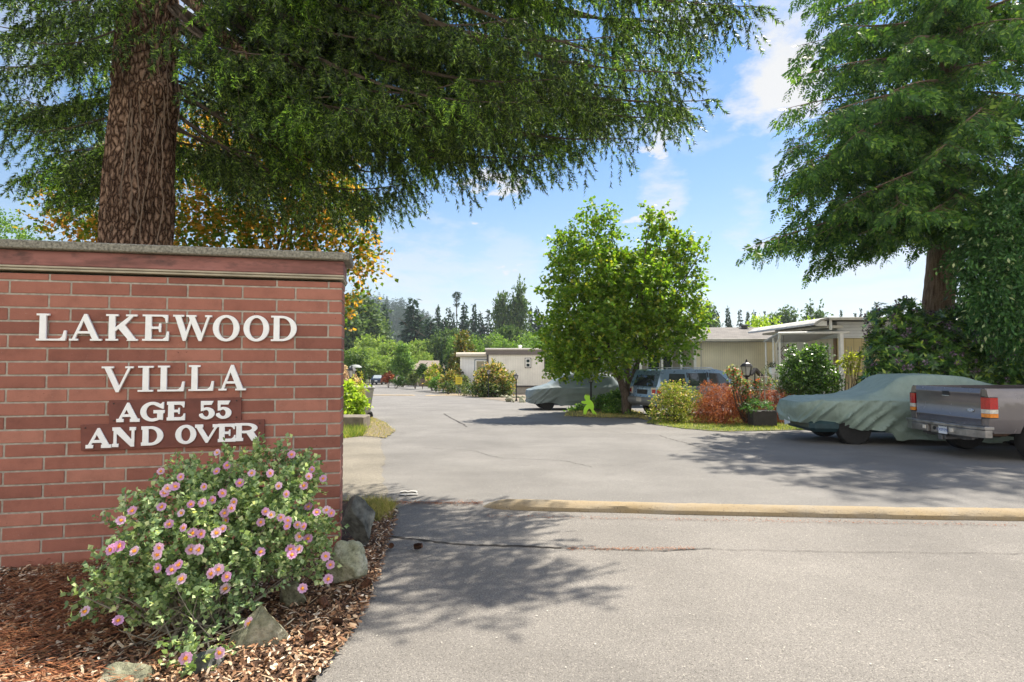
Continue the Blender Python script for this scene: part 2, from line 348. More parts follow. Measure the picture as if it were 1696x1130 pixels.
# kerb: long low asphalt berm painted pale yellow
m_kerb = M_('yellow_kerb_paint')
f_ = m_kerb.noise(60, 6, .8); wear = m_kerb.noise(2.2, 5, .7)
c_ = m_kerb.ramp(wear, [(.35, (.34, .25, .13)), (.55, (.35, .275, .17)), (.75, (.33, .285, .215))])
c_ = m_kerb.mix(m_kerb.math('GREATER_THAN', f_, .60), c_, (.10, .075, .05))
m_kerb.set(Base_Color=c_, Roughness=.9); m_kerb.bump(m_kerb.noise(70, 5, .7), .9, .02); m_kerb = m_kerb.m
def berm(name, px, w, h, mat, seed=0):
    pts = [G(*p) for p in px]; L = []; mb = MB()
    for a, b in zip(pts, pts[1:]):
        n = max(2, int((b - a).length / .06)); L += [a.lerp(b, i / n) for i in range(n)]
    L.append(pts[-1]); n = 9; V = []; Fc = []; tot = len(L)
    for i, p in enumerate(L):
        t = (L[min(i + 1, tot - 1)] - L[max(i - 1, 0)]).normalized(); nn = Vector((-t.y, t.x, 0)); e = min(1, (i + .2) / 4, (tot - i - .8) / 4) ** .5
        for j in range(n):
            a = math.pi * j / (n - 1); jit_ = 1 + .10 * noise.noise(Vector((i * .13, j * .8, seed))) + .05 * noise.noise(Vector((i * .9, j * 2, seed)))
            q = p + nn * (math.cos(a) * w / 2 * e * jit_); V.append((q.x, q.y, gz(p.y) - .01 + max(0, math.sin(a)) ** .55 * h * e * jit_ + (.0 if 0 < j < n - 1 else -.01)))
    for i in range(tot - 1):
        for j in range(n - 1): Fc.append((i * n + j, i * n + j + 1, i * n + n + j + 1, i * n + n + j))
    mb.add(V, Fc); return tag(mb.build(name, mat, smooth=True), kind='structure')
berm('kerb', [(800, 841), (900, 844), (1100, 849), (1300, 853), (1500, 857), (1696, 860), (2100, 872)], .27, .105, m_kerb, 1)
berm('kerb', [(603, 655.2), (650, 655.2), (688, 655.4)], .5, .07, m_kerb, 2)
berm('kerb', [(704, 656.0), (740, 655.2), (774, 654.2)], .5, .07, m_kerb, 3)
# left mulch bed
m_edge = G(640, 838)
bed = [(-9, 1.0), (-1.55, 1.2)] + e2[::-1][:-1] + [(G(640, 832).x, G(640, 832).y), (-9, 6.45)]
sheet('flower_bed', bed, .03, m_mulch, 6, .02, .12)
def inpoly(x, y, poly):
    c = False; j = len(poly) - 1
    for i in range(len(poly)):
        if (poly[i][1] > y) != (poly[j][1] > y) and x < (poly[j][0] - poly[i][0]) * (y - poly[i][1]) / (poly[j][1] - poly[i][1] + 1e-12) + poly[i][0]: c = not c
        j = i
    return c
def scatter(poly, n, r_):
    xs = [p[0] for p in poly]; ys = [p[1] for p in poly]; out = []
    while len(out) < n:
        x = r_.uniform(min(xs), max(xs)); y = r_.uniform(min(ys), max(ys))
        if inpoly(x, y, poly): out.append((x, y))
    return out
near_bed = [(-3.6, 2.2), (-1.55, 1.9)] + e2[::-1][1:-1] + [(G(652, 850).x, G(652, 850).y), (-1.3, 5.9), (-1.45, 4.9), (-4.4, 4.2)]
wide_bed = [(a + (.04 if a > -1.5 else 0), b) for a, b in near_bed]
def chips(name, n, lab_mat, L0, L1, W0, W1, zb, poly, tilt=.35, seed=1, k=6):
    r_ = random.Random(seed); g = np.random.default_rng(seed); q = np.array(scatter(poly, n, r_))
    Pn = np.c_[q, g.uniform(.03, zb, n)]; a = g.uniform(0, 6.28, n)
    D = np.c_[np.cos(a), np.sin(a), g.normal(0, tilt, n)]; Nn = np.c_[g.normal(0, tilt, n), g.normal(0, tilt, n), np.ones(n)]
    D = unit(D); Sd = unit(np.cross(D, Nn)); Nn = np.cross(Sd, D); L = (g.uniform(L0, L1, n) * g.uniform(.6, 1.4, n))[:, None]; Wd = g.uniform(W0, W1, n)[:, None]
    # irregular six-sided splinters
    pts = [Pn - D * L * .5, Pn - D * L * g.uniform(.2, .4, (n, 1)) + Sd * Wd * .5, Pn + D * L * g.uniform(.1, .4, (n, 1)) + Sd * Wd * .45, Pn + D * L * .5, Pn + D * L * g.uniform(.1, .35, (n, 1)) - Sd * Wd * .5, Pn - D * L * g.uniform(.2, .45, (n, 1)) - Sd * Wd * .4]
    return kmesh(name, np.stack(pts, 1).reshape(-1, 3), 6, lab_mat)
m_chip = M_('wood_chips'); m_chip.set(Base_Color=m_chip.ramp(m_chip.rnd(), [(0, (.05, .026, .016)), (.22, (.14, .07, .035)), (.48, (.26, .125, .055)), (.7, (.40, .24, .13)), (.86, (.56, .41, .26)), (1, (.72, .62, .48))]), Roughness=.85); m_chip = m_chip.m
tag(chips('mulch', 26000, m_chip, .015, .06, .006, .018, .065, wide_bed, .4, 3), 'brown and tan wood chip mulch covering the bed under the brick sign wall', 'mulch', kind='stuff')
m_needle = M_('dead_needles'); m_needle.set(Base_Color=m_needle.ramp(m_needle.rnd(), [(0, (.10, .03, .012)), (.5, (.26, .085, .03)), (1, (.42, .19, .08))]), Roughness=.9); m_needle = m_needle.m
r_ = random.Random(5); cen = [(-2.6, 3.2), (-2.9, 3.7), (-2.2, 2.6), (-3.2, 4.0), (-2.4, 4.1), (-2.9, 2.9)]
g = np.random.default_rng(5); n = 9000; ci = g.integers(0, len(cen), n); q = np.array(cen)[ci] + g.normal(0, .2, (n, 2)); a = g.uniform(-.5, 1.2, n)
D = np.c_[np.cos(a), np.sin(a), g.normal(0, .25, n)]; V = leafv(np.c_[q, g.uniform(.05, .095, n)], D, np.c_[g.normal(0, .3, (n, 2)), np.ones(n)], g.uniform(.03, .09, n), .005)
tag(kmesh('fallen_needles', V, 4, m_needle), 'rust red dead conifer needles lying in heaps on the mulch', 'dead needles', kind='stuff')
# small pale stones on the asphalt
g = np.random.default_rng(9); n = 500; q = np.c_[g.uniform(-1.2, 6, n), g.uniform(1.6, 9, n)]; q = q[[not inpoly(x, y, near_bed) for x, y in q]]; n = len(q)
V = leafv(np.c_[q, np.full(n, .02)], np.c_[g.normal(size=(n, 2)), np.zeros(n)], np.tile([0, 0, 1.], (n, 1)), g.uniform(.006, .02, n), g.uniform(.004, .012, n))
tag(kmesh('grit', V, 4, simple('pale_grit', (.5, .47, .4), .9)), 'loose pale grit strewn over the near asphalt', 'grit', kind='stuff')
g = np.random.default_rng(12); n = 900; t = g.random(n); px = 650 + t * 150; q = np.array([[*G(u, 837 + g.normal(0, 1.5)).xy] for u in px]); q2 = np.array([[*G(u, 866 - (u < 1300) * 0 + g.normal(0, 1.2) - (1250 - u) * .018).xy] for u in g.uniform(805, 1690, n)])
q3 = np.array([[*G(u, 913 + g.normal(0, 1.2)).xy] for u in g.uniform(940, 1150, n // 2)]); q = np.r_[q, q2, q3]; n = len(q)
V = leafv(np.c_[q, g.uniform(.018, .03, n)], np.c_[g.normal(size=(n, 2)), g.normal(0, .2, n)], np.c_[g.normal(0, .3, (n, 2)), np.ones(n)], g.uniform(.008, .03, n), g.uniform(.003, .008, n))
tag(kmesh('needle_litter', V, 4, m_needle), 'thin line of rusty needle litter along the kerb and the asphalt crack', 'litter', kind='stuff')

# ================================================================== brick sign wall
WA = R(12.2); WO = Vector((-3.52, 4.34, 0)); WD = Vector((math.cos(WA), math.sin(WA), 0)); WN = Vector((-math.sin(WA), math.cos(WA), 0))
def Wp(u, v):
    d = ray(u, v); o = Vector((0, 0, CAMZ)); k = (WO - o).dot(WN) / d.dot(WN); p = o + d * k - WO
    return p.dot(WD), p.z
def Wc(cx_, cy_): return Wp(cx_ * .37175, 380 + cy_ * .37175)
wall = empty('sign_wall', WO, WA, 'long red brick entrance wall carrying white raised lettering, concrete cap on top', 'sign wall')
S1 = Wp(565, 640)[0]; S0 = -2.6; TH = .32
zs = [Wc(200, y)[1] for y in (230, 288, 350, 408, 470, 532, 592, 655, 715, 776, 838, 900, 960, 1020, 1075)]
CH = (zs[0] - zs[-1]) / 14; ztop = zs[0] + CH * .55
BL = (Wc(1228, 585)[0] - Wc(208, 592)[0]) / 4; JA = Wc(208, 592)[0]; JB = JA + BL * .36
m_brick = M_('red_brick'); rb = m_brick.rnd()
c_ = m_brick.ramp(rb, [(0, (.25, .092, .064)), (.25, (.32, .122, .084)), (.7, (.365, .144, .10)), (1, (.42, .18, .125))])
c_ = m_brick.mix(1.0, c_, m_brick.ramp(m_brick.noise(5, 8, .7), [(.3, .74), (.5, 1.0), (.75, 1.16)]), 'MULTIPLY')
c_ = m_brick.mix(m_brick.math('GREATER_THAN', m_brick.noise(140, 2), .74), c_, (.5, .45, .4))
c_ = m_brick.mix(m_brick.math('GREATER_THAN', m_brick.noise(38, 3), .72), c_, (.09, .03, .02))
m_brick.set(Base_Color=c_, Roughness=.85); m_brick.bump(m_brick.noise(90, 5, .75), .7, .006); m_brick = m_brick.m
m_mort = simple('mortar', (.40, .36, .30), .95, .25, 25, bump=.6, bscale=160)
mb = MB(); z = ztop; row = 0; J = .0135
while z > -.1:
    zt, zb = (ztop, zs[0]) if row == 0 else (z, z - CH)
    j0 = JA if row % 2 == 0 else JB
    x = j0 - BL * 12
    while x < S1:
        a, b = max(x + J / 2, S0), min(x + BL - J / 2, S1)
        if b - a > .02:
            e = rd.uniform(-.0012, .0012); mb.bbox(a, b, .001 + e, TH - .012, zb + J / 2, zt - J / 2 + (.005 if row == 0 else 0), .0035)
        x += BL
    z = zb; row += 1
mb.build('brickwork', m_brick, wall)
mb = MB(); mb.box(S0 + .01, S1 - .007, .006, TH - .02, -.1, ztop - .001); mb.build('mortar', m_mort, wall)
# frieze board, pale trim strips, cap
zf0, zf1 = Wp(30, 446)[1], Wp(30, 414)[1]
m_fr = M_('frieze_paint'); c_ = m_fr.ramp(m_fr.noise(1.4, 6, .6, stretch=(1, 1, 5)), [(.35, (.14, .055, .045)), (.55, (.31, .125, .105)), (.75, (.36, .16, .14))])
gm = m_fr.noise(3, 6, .7, stretch=(1.5, 1, 4)); c_ = m_fr.mix(m_fr.math('MULTIPLY', m_fr.math('SUBTRACT', gm, .5), 4, True), c_, (.045, .028, .026))
m_fr.set(Base_Color=c_, Roughness=.7); m_fr = m_fr.m
MB().bbox(S0, S1 + .012, -.020, TH + .01, zf0 + .03, zf1, .006).build('frieze_board', m_fr, wall)
m_trim = simple('pale_trim', (.40, .35, .26), .7, .2, 8)
MB().bbox(S0, S1 + .016, -.032, TH + .02, zf0 + .012, zf0 + .0275, .003).build('trim_strip', m_trim, wall)
MB().bbox(S0, S1 + .010, -.024, TH + .012, zf0 - .008, zf0 + .009, .003).build('trim_strip', m_trim, wall)
m_cap = simple('cap_concrete', (.25, .235, .19), .95, .55, 55, bump=.8, bscale=110)
MB().bbox(S0 - .05, S1 + .068, -.075, TH + .07, zf1 + .002, zf1 + .066, .008).build('cap', m_cap, wall)
# ---------------- lettering
def ell(cx_, cy_, rx, ry, a0, a1, n=14): return [(cx_ + rx * math.cos(R(a0 + (a1 - a0) * i / n)), cy_ + ry * math.sin(R(a0 + (a1 - a0) * i / n))) for i in range(n + 1)]
def isect(p, q, r, s_):
    d = (q[0] - p[0]) * (s_[1] - r[1]) - (q[1] - p[1]) * (s_[0] - r[0]); t = ((r[0] - p[0]) * (s_[1] - r[1]) - (r[1] - p[1]) * (s_[0] - r[0])) / d
    return (p[0] + t * (q[0] - p[0]), p[1] + t * (q[1] - p[1]))
def glyph(ch, w, t, n, s):
    a = .10 if t < .25 else .06; e = a
    if ch == 'I':
        c = w / 2; return [[(0, 0), (w, 0), (w, s), (c + t / 2, s), (c + t / 2, 1 - s), (w, 1 - s), (w, 1), (0, 1), (0, 1 - s), (c - t / 2, 1 - s), (c - t / 2, s), (0, s)]]
    if ch == 'L': return [[(0, 0), (w, 0), (w + .02, .37), (w - .04, .37), (w - .09, s + .11), (w - .17, s + .02), (w - .26, s), (a + t, s), (a + t, 1 - s), (a + t + e, 1 - s), (a + t + e, 1), (0, 1), (0, 1 - s), (a, 1 - s), (a, s), (0, s)]]
    if ch == 'E':
        mxx = w * .62; return [[(0, 0), (w, 0), (w, .35), (w - .05, .35), (w - .09, s + .09), (w - .2, s), (a + t, s), (a + t, .5 - n / 2), (mxx, .5 - n / 2), (mxx + .02, .34), (mxx + .07, .34), (mxx + .07, .66), (mxx + .02, .66), (mxx, .5 + n / 2), (a + t, .5 + n / 2), (a + t, 1 - s), (w - .24, 1 - s), (w - .13, 1 - s - .06), (w - .09, .70), (w - .04, .70), (w - .04, 1), (0, 1), (0, 1 - s), (a, 1 - s), (a, s), (0, s)]]
    if ch == 'A':
        xa = w * .48; xl = .10; xr = w - .10 - t; ol = ((xl, s), (xa - .03, 1)); il = ((xl + n, s), (xa - .03 + n, 1)); ir = ((xr, s), (xa + .05 - t, 1)); orr = ((xr + t, s), (xa + .05, 1))
        H = lambda y: ((-9, y), (9, y)); cb = .27
        return [[(0, 0), (.10 + n + .10, 0), (.10 + n + .10, s), il[0], isect(*il, *H(cb)), isect(*ir, *H(cb)), ir[0], (xr - .07, s), (xr - .07, 0), (w, 0), (w, s), orr[0], orr[1], ol[1], ol[0], (0, s)],
                [isect(*il, *H(cb + n)), isect(*ir, *H(cb + n)), isect(*il, *ir)]]
    if ch == 'V':
        b = w * .5; ol = ((a, 1 - s), (b - .04, 0)); il = ((a + t, 1 - s), (b - .04 + t, 0)); ir = ((w - a - n, 1 - s), (b + .05 - n, 0)); orr = ((w - a, 1 - s), (b + .05, 0))
        return [[(0, 1), (0, 1 - s), ol[0], ol[1], orr[1], orr[0], (w, 1 - s), (w, 1), (w - a - n - .1, 1), (w - a - n - .1, 1 - s), ir[0], isect(*il, *ir), il[0], (a + t + e, 1 - s), (a + t + e, 1)]]
    if ch == 'W':
        b1 = w * .29; b2 = w * .70; m1 = w * .40; a = .07
        oL = ((a, 1 - s), (b1 - .04, 0)); iL = ((a + t, 1 - s), (b1 - .04 + t, 0)); u1o = ((b1 + .05, 0), (m1 + .16, 1 - s)); u1i = ((b1 + .05 - n, 0), (m1 + .16 - n, 1 - s))
        d2l = ((m1, 1 - s), (b2 - .04, 0)); d2r = ((m1 + t, 1 - s), (b2 - .04 + t, 0)); u2i = ((w - a - n, 1 - s), (b2 + .05 - n, 0)); u2o = ((w - a, 1 - s), (b2 + .05, 0))
        return [[(0, 1), (0, 1 - s), oL[0], oL[1], u1o[0], isect(*u1o, *d2l), d2l[1], u2o[1], u2o[0], (w, 1 - s), (w, 1), (w - .23, 1), (w - .23, 1 - s), u2i[0], isect(*u2i, *d2r), d2r[0], (m1 + t + .06, 1 - s), (m1 + t + .06, 1), (m1 - .08, 1), (m1 - .08, 1 - s), d2l[0], isect(*u1i, *d2l), isect(*iL, *u1i), iL[0], (a + t + e, 1 - s), (a + t + e, 1)]]
    if ch == 'K': return [[(0, 0), (a + t + e, 0), (a + t + e, s), (a + t, s), (a + t, .35), (a + t + .12, .47), (w - .13 - t, s), (w - .16 - t, 0), (w, 0), (w, s), (w - .07, s), (a + t + .25 + t * .4, .60), (w - .15, 1 - s), (w - .03, 1 - s), (w - .03, 1), (w - .40, 1), (w - .40, 1 - s), (w - .28, 1 - s), (a + t, .48), (a + t, 1 - s), (a + t + e, 1 - s), (a + t + e, 1), (0, 1), (0, 1 - s), (a, 1 - s), (a, s), (0, s)]]
    if ch == 'N': return [[(0, 0), (a + n + .10, 0), (a + n + .10, s), (a + n, s), (a + n, .72), (w - a - n - .03, 0), (w - a, 0), (w - a, 1 - s), (w, 1 - s), (w, 1), (w - a - n - .10, 1), (w - a - n - .10, 1 - s), (w - a - n, 1 - s), (w - a - n, .33), (t + .06, 1), (0, 1), (0, 1 - s), (a, 1 - s), (a, s), (0, s)]]
    if ch == 'O': return [ell(w / 2, .5, w / 2, .515, 0, 350, 35), ell(w / 2, .5, w / 2 - t, .5 - n, 0, 350, 35)]
    if ch == 'D':
        xo = w * .42; return [[(0, 0)] + ell(xo, .5, w - xo, .5, -90, 90, 22) + [(0, 1), (0, 1 - s), (a, 1 - s), (a, s), (0, s)], [(a + t, n)] + ell(xo, .5, w - xo - t, .5 - n, -90, 90, 22) + [(a + t, 1 - n)]]
    if ch == 'G':
        xg = w - .07 - t; return [ell(w * .5, .5, w * .5, .515, 48, 305, 26) + [(xg + t, .06), (xg + t, .42), (w, .42), (w, .42 + s), (w * .55, .42 + s), (w * .55, .42), (xg, .42), (xg, .15)] + ell(w * .5, .5, w * .5 - t, .5 - n, 295, 58, 26) + [(w - .10, .66), (w - .04, .66), (w - .04, 1), (w - .09, 1)]]
    if ch == '5': return [[(.14 * w, 1.0), (.9 * w, 1.0), (.80 * w, .80), (.30 * w, .80), (.29 * w, .60)] + ell(w * .5, .32, w * .5, .325, 115, -158, 24) + [(.05 * w, .28), (.22 * w, .32), (.30 * w, .20)] + ell(w * .47, .32, w * .47 - t * .85, .32 - n, -120, 118, 18) + [(.2 * w, .46), (.15 * w, .46)]]
    if ch == 'R':
        xo = w * .45; return [[(0, 0), (a + t + .08, 0), (a + t + .08, s), (a + t, s), (a + t, .44), (w * .48, .44), (w - .10 - t, 0), (w, 0), (w, s), (w - .07, s), (w * .78, .47)] + ell(xo, .72, w * .93 - xo, .28, -50, 90, 14) + [(0, 1), (0, 1 - s), (a, 1 - s), (a, s), (0, s)], [(a + t, .44 + n)] + ell(xo, .72, max(.06, w * .93 - xo - t), .28 - n, -90, 90, 12) + [(a + t, 1 - n)]]
m_let = simple('letter_white', (.92, .92, .90), .45, .05, 20)
def letter(name, ch, x, z, w, h, t, n, s, y, depth, mat, parent, lean=0):
    cu = bpy.data.curves.new(name, 'CURVE'); cu.dimensions = '2D'; cu.fill_mode = 'BOTH'; cu.extrude = depth / 2 - .002; cu.bevel_depth = .002; cu.bevel_resolution = 1
    for loop in glyph(ch, w / h, t, n, s):
        sp = cu.splines.new('POLY'); sp.points.add(len(loop) - 1); sp.use_cyclic_u = True
        for p, q in zip(sp.points, loop): p.co = (q[0] * h, q[1] * h, 0, 1)
    o = bpy.data.objects.new(name, cu); dg = bpy.context.evaluated_depsgraph_get(); COL.objects.link(o); dg.update()
    me = bpy.data.meshes.new_from_object(o.evaluated_get(bpy.context.evaluated_depsgraph_get())); COL.objects.unlink(o); bpy.data.objects.remove(o)
    ca, sa = math.cos(lean), math.sin(lean)
    for v in me.vertices: v.co = (x + v.co.x * ca - v.co.y * sa, y - depth / 2 - v.co.z, z + v.co.x * sa + v.co.y * ca)
    me.materials.clear(); me.materials.append(mat); me.flip_normals(); return link(name, me, parent)
def row(txt, xs, v0, v1, t, n, s, y, depth, par):
    for ch, (a, b) in zip(txt, xs):
        f = (a - xs[0][0]) / (xs[-1][1] - xs[0][0]); vt = v0[0] + (v0[1] - v0[0]) * f; vb = v1[0] + (v1[1] - v1[0]) * f
        (sa, za), (sb, zb2) = Wc(a, vb), Wc(b, vb); zt = Wc(a, vt)[1]
        letter('letter', ch, sa, za, sb - sa, zt - za, t, n, s, y, depth, m_let, par)
row('LAKEWOOD', [(170, 298), (316, 458), (478, 618), (640, 755), (775, 945), (952, 1068), (1088, 1200), (1210, 1322)], (377, 388), (495, 498), .20, .075, .055, -.006, .022, wall)
row('VILLA', [(458, 597), (620, 686), (708, 822), (845, 952), (978, 1097)], (612, 603), (725, 715), .20, .075, .055, -.006, .022, wall)
m_plq = simple('plaque_wood', (.17, .055, .04), .6, .2, 9, bump=.3, bscale=40)
m_scr = simple('rusty_screw', (.05, .03, .025), .6)
def plaque(c4, txt, xs, v0, v1):
    q = [Wc(*c) for c in c4]; mb = MB(); mb.prism(q, -.020, -.004); o = mb.build('plaque', m_plq, wall, bevel=.002)
    row(txt, xs, v0, v1, .27, .12, .15, -.021, .012, o)
    cx_ = sum(p[0] for p in q) / 4; cz_ = sum(p[1] for p in q) / 4
    for (a, b) in q:
        s_ = MB(); k = 1 - .035 / abs(a - cx_); a2 = cx_ + (a - cx_) * k; b2 = cz_ + (b - cz_) * .74; s_.lathe([(.006, 0), (.006, .004), (.003, .006)], n=8)
        s_.v = [(a2 + x, -.020 - z, b2 + y) for x, y, z in s_.v]; s_.build('screw', m_scr, o)
plaque([(491, 866), (1077, 848), (1078, 748), (490, 763)], 'AGE55', [(527, 628), (632, 738), (750, 829), (890, 960), (965, 1034)], (773, 762), (857, 840))
plaque([(366, 985), (1180, 957), (1180, 846), (364, 870)], 'ANDOVER', [(391, 502), (508, 610), (636, 732), (787, 878), (874, 976), (976, 1052), (1052, 1156)], (886, 860), (973, 936))

# ================================================================== rocks and cones
m_rockd = simple('dark_rock', (.085, .088, .078), .8, .7, 16, bump=1.0, bscale=26)
m_rockm = M_('mossy_rock'); c_ = m_rockm.ramp(m_rockm.noise(5, 7, .65), [(.3, (.08, .08, .055)), (.5, (.24, .24, .15)), (.62, (.38, .36, .26)), (.75, (.22, .24, .05))]); c_ = m_rockm.mix(1.0, c_, m_rockm.ramp(m_rockm.noise(34, 6, .75), [(.32, .45), (.5, 1.0), (.7, 1.25)]), 'MULTIPLY'); m_rockm.set(Base_Color=c_, Roughness=.9); m_rockm.bump(m_rockm.noise(18, 8, .7), .9, .03); m_rockm = m_rockm.m
m_rockl = M_('pale_rock'); c_ = m_rockl.ramp(m_rockl.noise(6, 7, .65), [(.3, (.16, .17, .09)), (.5, (.42, .42, .28)), (.7, (.6, .58, .46))]); c_ = m_rockl.mix(1.0, c_, m_rockl.ramp(m_rockl.noise(34, 6, .75), [(.32, .45), (.5, 1.0), (.7, 1.25)]), 'MULTIPLY'); m_rockl.set(Base_Color=c_, Roughness=.9); m_rockl.bump(m_rockl.noise(20, 8, .7), .9, .03); m_rockl = m_rockl.m
def rock(name, c, dim, seed, mat, label=None, group=None, rz=0, cuts=13, cat='rock'):
    r_ = random.Random(seed); bm = bmesh.new(); bmesh.ops.create_icosphere(bm, subdivisions=5, radius=1)
    for _ in range(cuts):
        n_ = Vector((r_.gauss(0, 1), r_.gauss(0, 1), r_.gauss(0, .8))).normalized(); d = r_.uniform(.38, .78)
        for v in bm.verts:
            k = v.co.dot(n_) - d
            if k > 0: v.co -= n_ * k * .97
    for v in bm.verts:
        v.co *= 1 + .10 * noise.noise(v.co * 2.5 + Vector((seed, 0, 0))) + .035 * noise.noise(v.co * 8) + .012 * noise.noise(v.co * 22)
        v.co = Vector((v.co.x * dim[0] / 2, v.co.y * dim[1] / 2, v.co.z * dim[2] / 2))
    for f in bm.faces: f.smooth = True
    for e in bm.edges:
        if len(e.link_faces) == 2 and e.calc_face_angle(0) > R(22): e.smooth = False
    me = bpy.data.meshes.new(name); bm.to_mesh(me); bm.free(); me.materials.append(mat)
    o = link(name, me); o.location = c; o.rotation_euler = (r_.uniform(-.2, .2), r_.uniform(-.2, .2), rz)
    if label: tag(o, label, cat, group)
    return o
gr_ = 'rocks edging the mulch bed'
def rp(u, v, Y): return P(u, v, Y)
rock('rock', rp(597, 862, 4.72), (.36, .36, .52), 14, m_rockd, 'dark grey upright boulder at the right end of the brick wall', gr_, .4)
rock('rock', rp(574, 940, 4.05), (.32, .28, .42), 17, m_rockl, 'pale lichen spotted wedge rock beside the asphalt, right of the flowering shrub', gr_, .9)
rock('rock', rp(484, 992, 3.72), (.34, .22, .26), 12, m_rockm, 'small grey slab rock low under the right side of the flowering shrub', gr_, 2.2)
rock('rock', rp(424, 1052, 3.22), (.42, .34, .48), 25, m_rockm, 'large mossy boulder in the middle of the bed edge, below the flowering shrub', gr_, .2)
rock('rock', rp(345, 1105, 2.98), (.36, .26, .22), 33, m_rockd, 'blackish rock behind the lowest flowers of the shrub', gr_, 1.2)
rock('rock', rp(222, 1135, 2.85), (.44, .3, .24), 41, m_rockm, 'greenish flat topped rock at the bottom edge left of the shrub stems', gr_, 2.6)
def cone_mesh():
    g = np.random.default_rng(3); n = 130; i = np.arange(n); t = i / n; th = i * 2.39996; r = .016 * np.sin(np.pi * (t * .85 + .12)) ** .7
    Pn = np.c_[r * np.cos(th) * .5, r * np.sin(th) * .5, (t - .5) * .065]; D = np.c_[np.cos(th), np.sin(th), np.full(n, .5)]
    return leafv(Pn, D, np.c_[-np.cos(th) * .4, -np.sin(th) * .4, np.ones(n)], .019, .017, 0, .6)
m_cone = M_('cone_scale'); m_cone.set(Base_Color=m_cone.ramp(m_cone.rnd(), [(0, (.05, .022, .012)), (1, (.16, .07, .035))]), Roughness=.8); m_cone = m_cone.m
cone0 = None
for i, (u, v, s_, lab) in enumerate([(648, 914, .9, 'brown fir cone on shaded asphalt, left one of a pair'), (691, 915, 1.1, 'brown fir cone on the shaded asphalt, the right one of a pair'), (605, 985, 1.1, 'dark fir cone at the asphalt edge below the pale wedge rock'),
                                   (537, 1018, 1.1, 'fir cone on pale mulch beside the large mossy boulder'), (560, 1050, .9, 'fir cone on mulch right at the asphalt edge, below the boulder'), (512, 1075, .9, 'fir cone half buried in mulch below the large mossy boulder')]):
    if cone0 is None: cone0 = kmesh('fir_cone', cone_mesh(), 4, m_cone); o = cone0
    else: o = cone0.copy(); COL.objects.link(o)
    o.location = G(u, v, .05 if i < 2 else .07); o.scale = (s_, s_, s_); o.rotation_euler = (R(80), 0, i * 1.3); tag(o, lab, 'fir cone', 'fallen fir cones')

# ================================================================== flowering shrub
def cl_px(u, v, Y, r, k=1.0, ry=None): 
    c = P(u, v, Y); rr = r * Y / F; return (c.x, c.y, c.z, rr, ry or rr * .8, rr * k)
shrub = empty('flowering_shrub', (-1.78, 3.35, .03), 0, 'round grey green shrub dotted with pink flowers with orange centres, before the brick wall', 'shrub')
cls = [cl_px(u, v + (13 if v < 830 else 0), Y, r * .95) for (u, v, Y, r) in [(440, 800, 3.75, 58), (485, 790, 3.8, 34), (380, 815, 3.7, 55), (330, 800, 3.7, 40), (300, 850, 3.55, 55), (235, 865, 3.55, 42), (270, 920, 3.35, 60), (205, 960, 3.3, 48), (165, 985, 3.2, 34), (340, 900, 3.4, 70),
        (410, 880, 3.55, 70), (470, 870, 3.65, 62), (505, 890, 3.75, 36), (508, 930, 3.7, 30), (430, 935, 3.5, 48), (360, 970, 3.3, 58), (290, 990, 3.2, 45), (320, 1085, 2.95, 36), (240, 1005, 3.2, 32), (205, 845, 3.6, 18), (465, 755, 3.8, 30), (385, 765, 3.75, 28), (300, 775, 3.7, 20), (530, 870, 3.75, 18), (500, 765, 3.85, 16)]]
g = np.random.default_rng(21)
m_rl = leafm('rockrose_leaf', [(0, (.09, .15, .075)), (.4, (.18, .265, .13)), (.75, (.29, .39, .20)), (1, (.55, .60, .36))], .28, .65, .2, (1.3, 1.2, .8), 3)
V = twigs(g, cls, 185, 14, .11, .032, .026, .1, .45, .55, .5, 1.0)
off(kmesh('foliage', V, 4, m_rl), shrub)
m_tw = simple('grey_twig', (.19, .17, .13), .9, .3, 30)
mb = MB(); base = Vector((-1.80, 3.15, .02))
for c in cls:
    b = base + Vector((rd.uniform(-.08, .12), rd.uniform(-.05, .3), 0)); e = Vector(c[:3])
    limbs(mb, b, [e, e + Vector((rd.uniform(-.1, .1), rd.uniform(-.1, .1), rd.uniform(-.05, .08)))], .011, rd, 5, 5, .02, .3)
for i in range(70):
    b = base + Vector((rd.uniform(-.25, .3), rd.uniform(-.15, .45), rd.uniform(0, .1))); e = b + Vector((rd.uniform(-.3, .3), rd.uniform(-.25, .2), rd.uniform(.02, .35)))
    limbs(mb, b, [e], rd.uniform(.003, .006), rd, 4, 4, 0, .3)
off(mb.build('stem', m_tw, shrub, recalc=False), shrub)
# petals
def flower_mesh(seed=0):
    r_ = random.Random(seed); mb = MB(); mb.k = 0
    for i in range(5):
        a = 2 * math.pi * i / 5 + r_.uniform(-.08, .08); c = math.cos(a); s_ = math.sin(a); V = []
        for (rr, ww, zz_) in ((.004, 0, 0), (.016, .012, .002), (.028, .0215, .005 + r_.uniform(-.002, .003)), (.038, .015, .009 + r_.uniform(-.003, .003))):
            for sg in ((0,) if ww == 0 else (-1, 1)):
                V.append((rr * c - sg * ww * s_, rr * s_ + sg * ww * c, zz_ + (.003 if sg else 0)))
        V.append((.0335 * c, .0335 * s_, .008))
        mb.add(V, [(0, 1, 2), (1, 3, 4, 2), (3, 5, 7), (3, 7, 4), (4, 7, 6)])
    mb.k = 1; mb.lathe([(.0105, .002), (.0118, .006), (.009, .010), (.003, .012)], n=9)
    for i in range(16):
        a = r_.uniform(0, 6.28); q = r_.uniform(.006, .015); x, y = q * math.cos(a), q * math.sin(a)
        mb.tube([(x, y, .004), (x * 1.25, y * 1.25, r_.uniform(.012, .017))], [.0009, .0018], 4)
    return mb
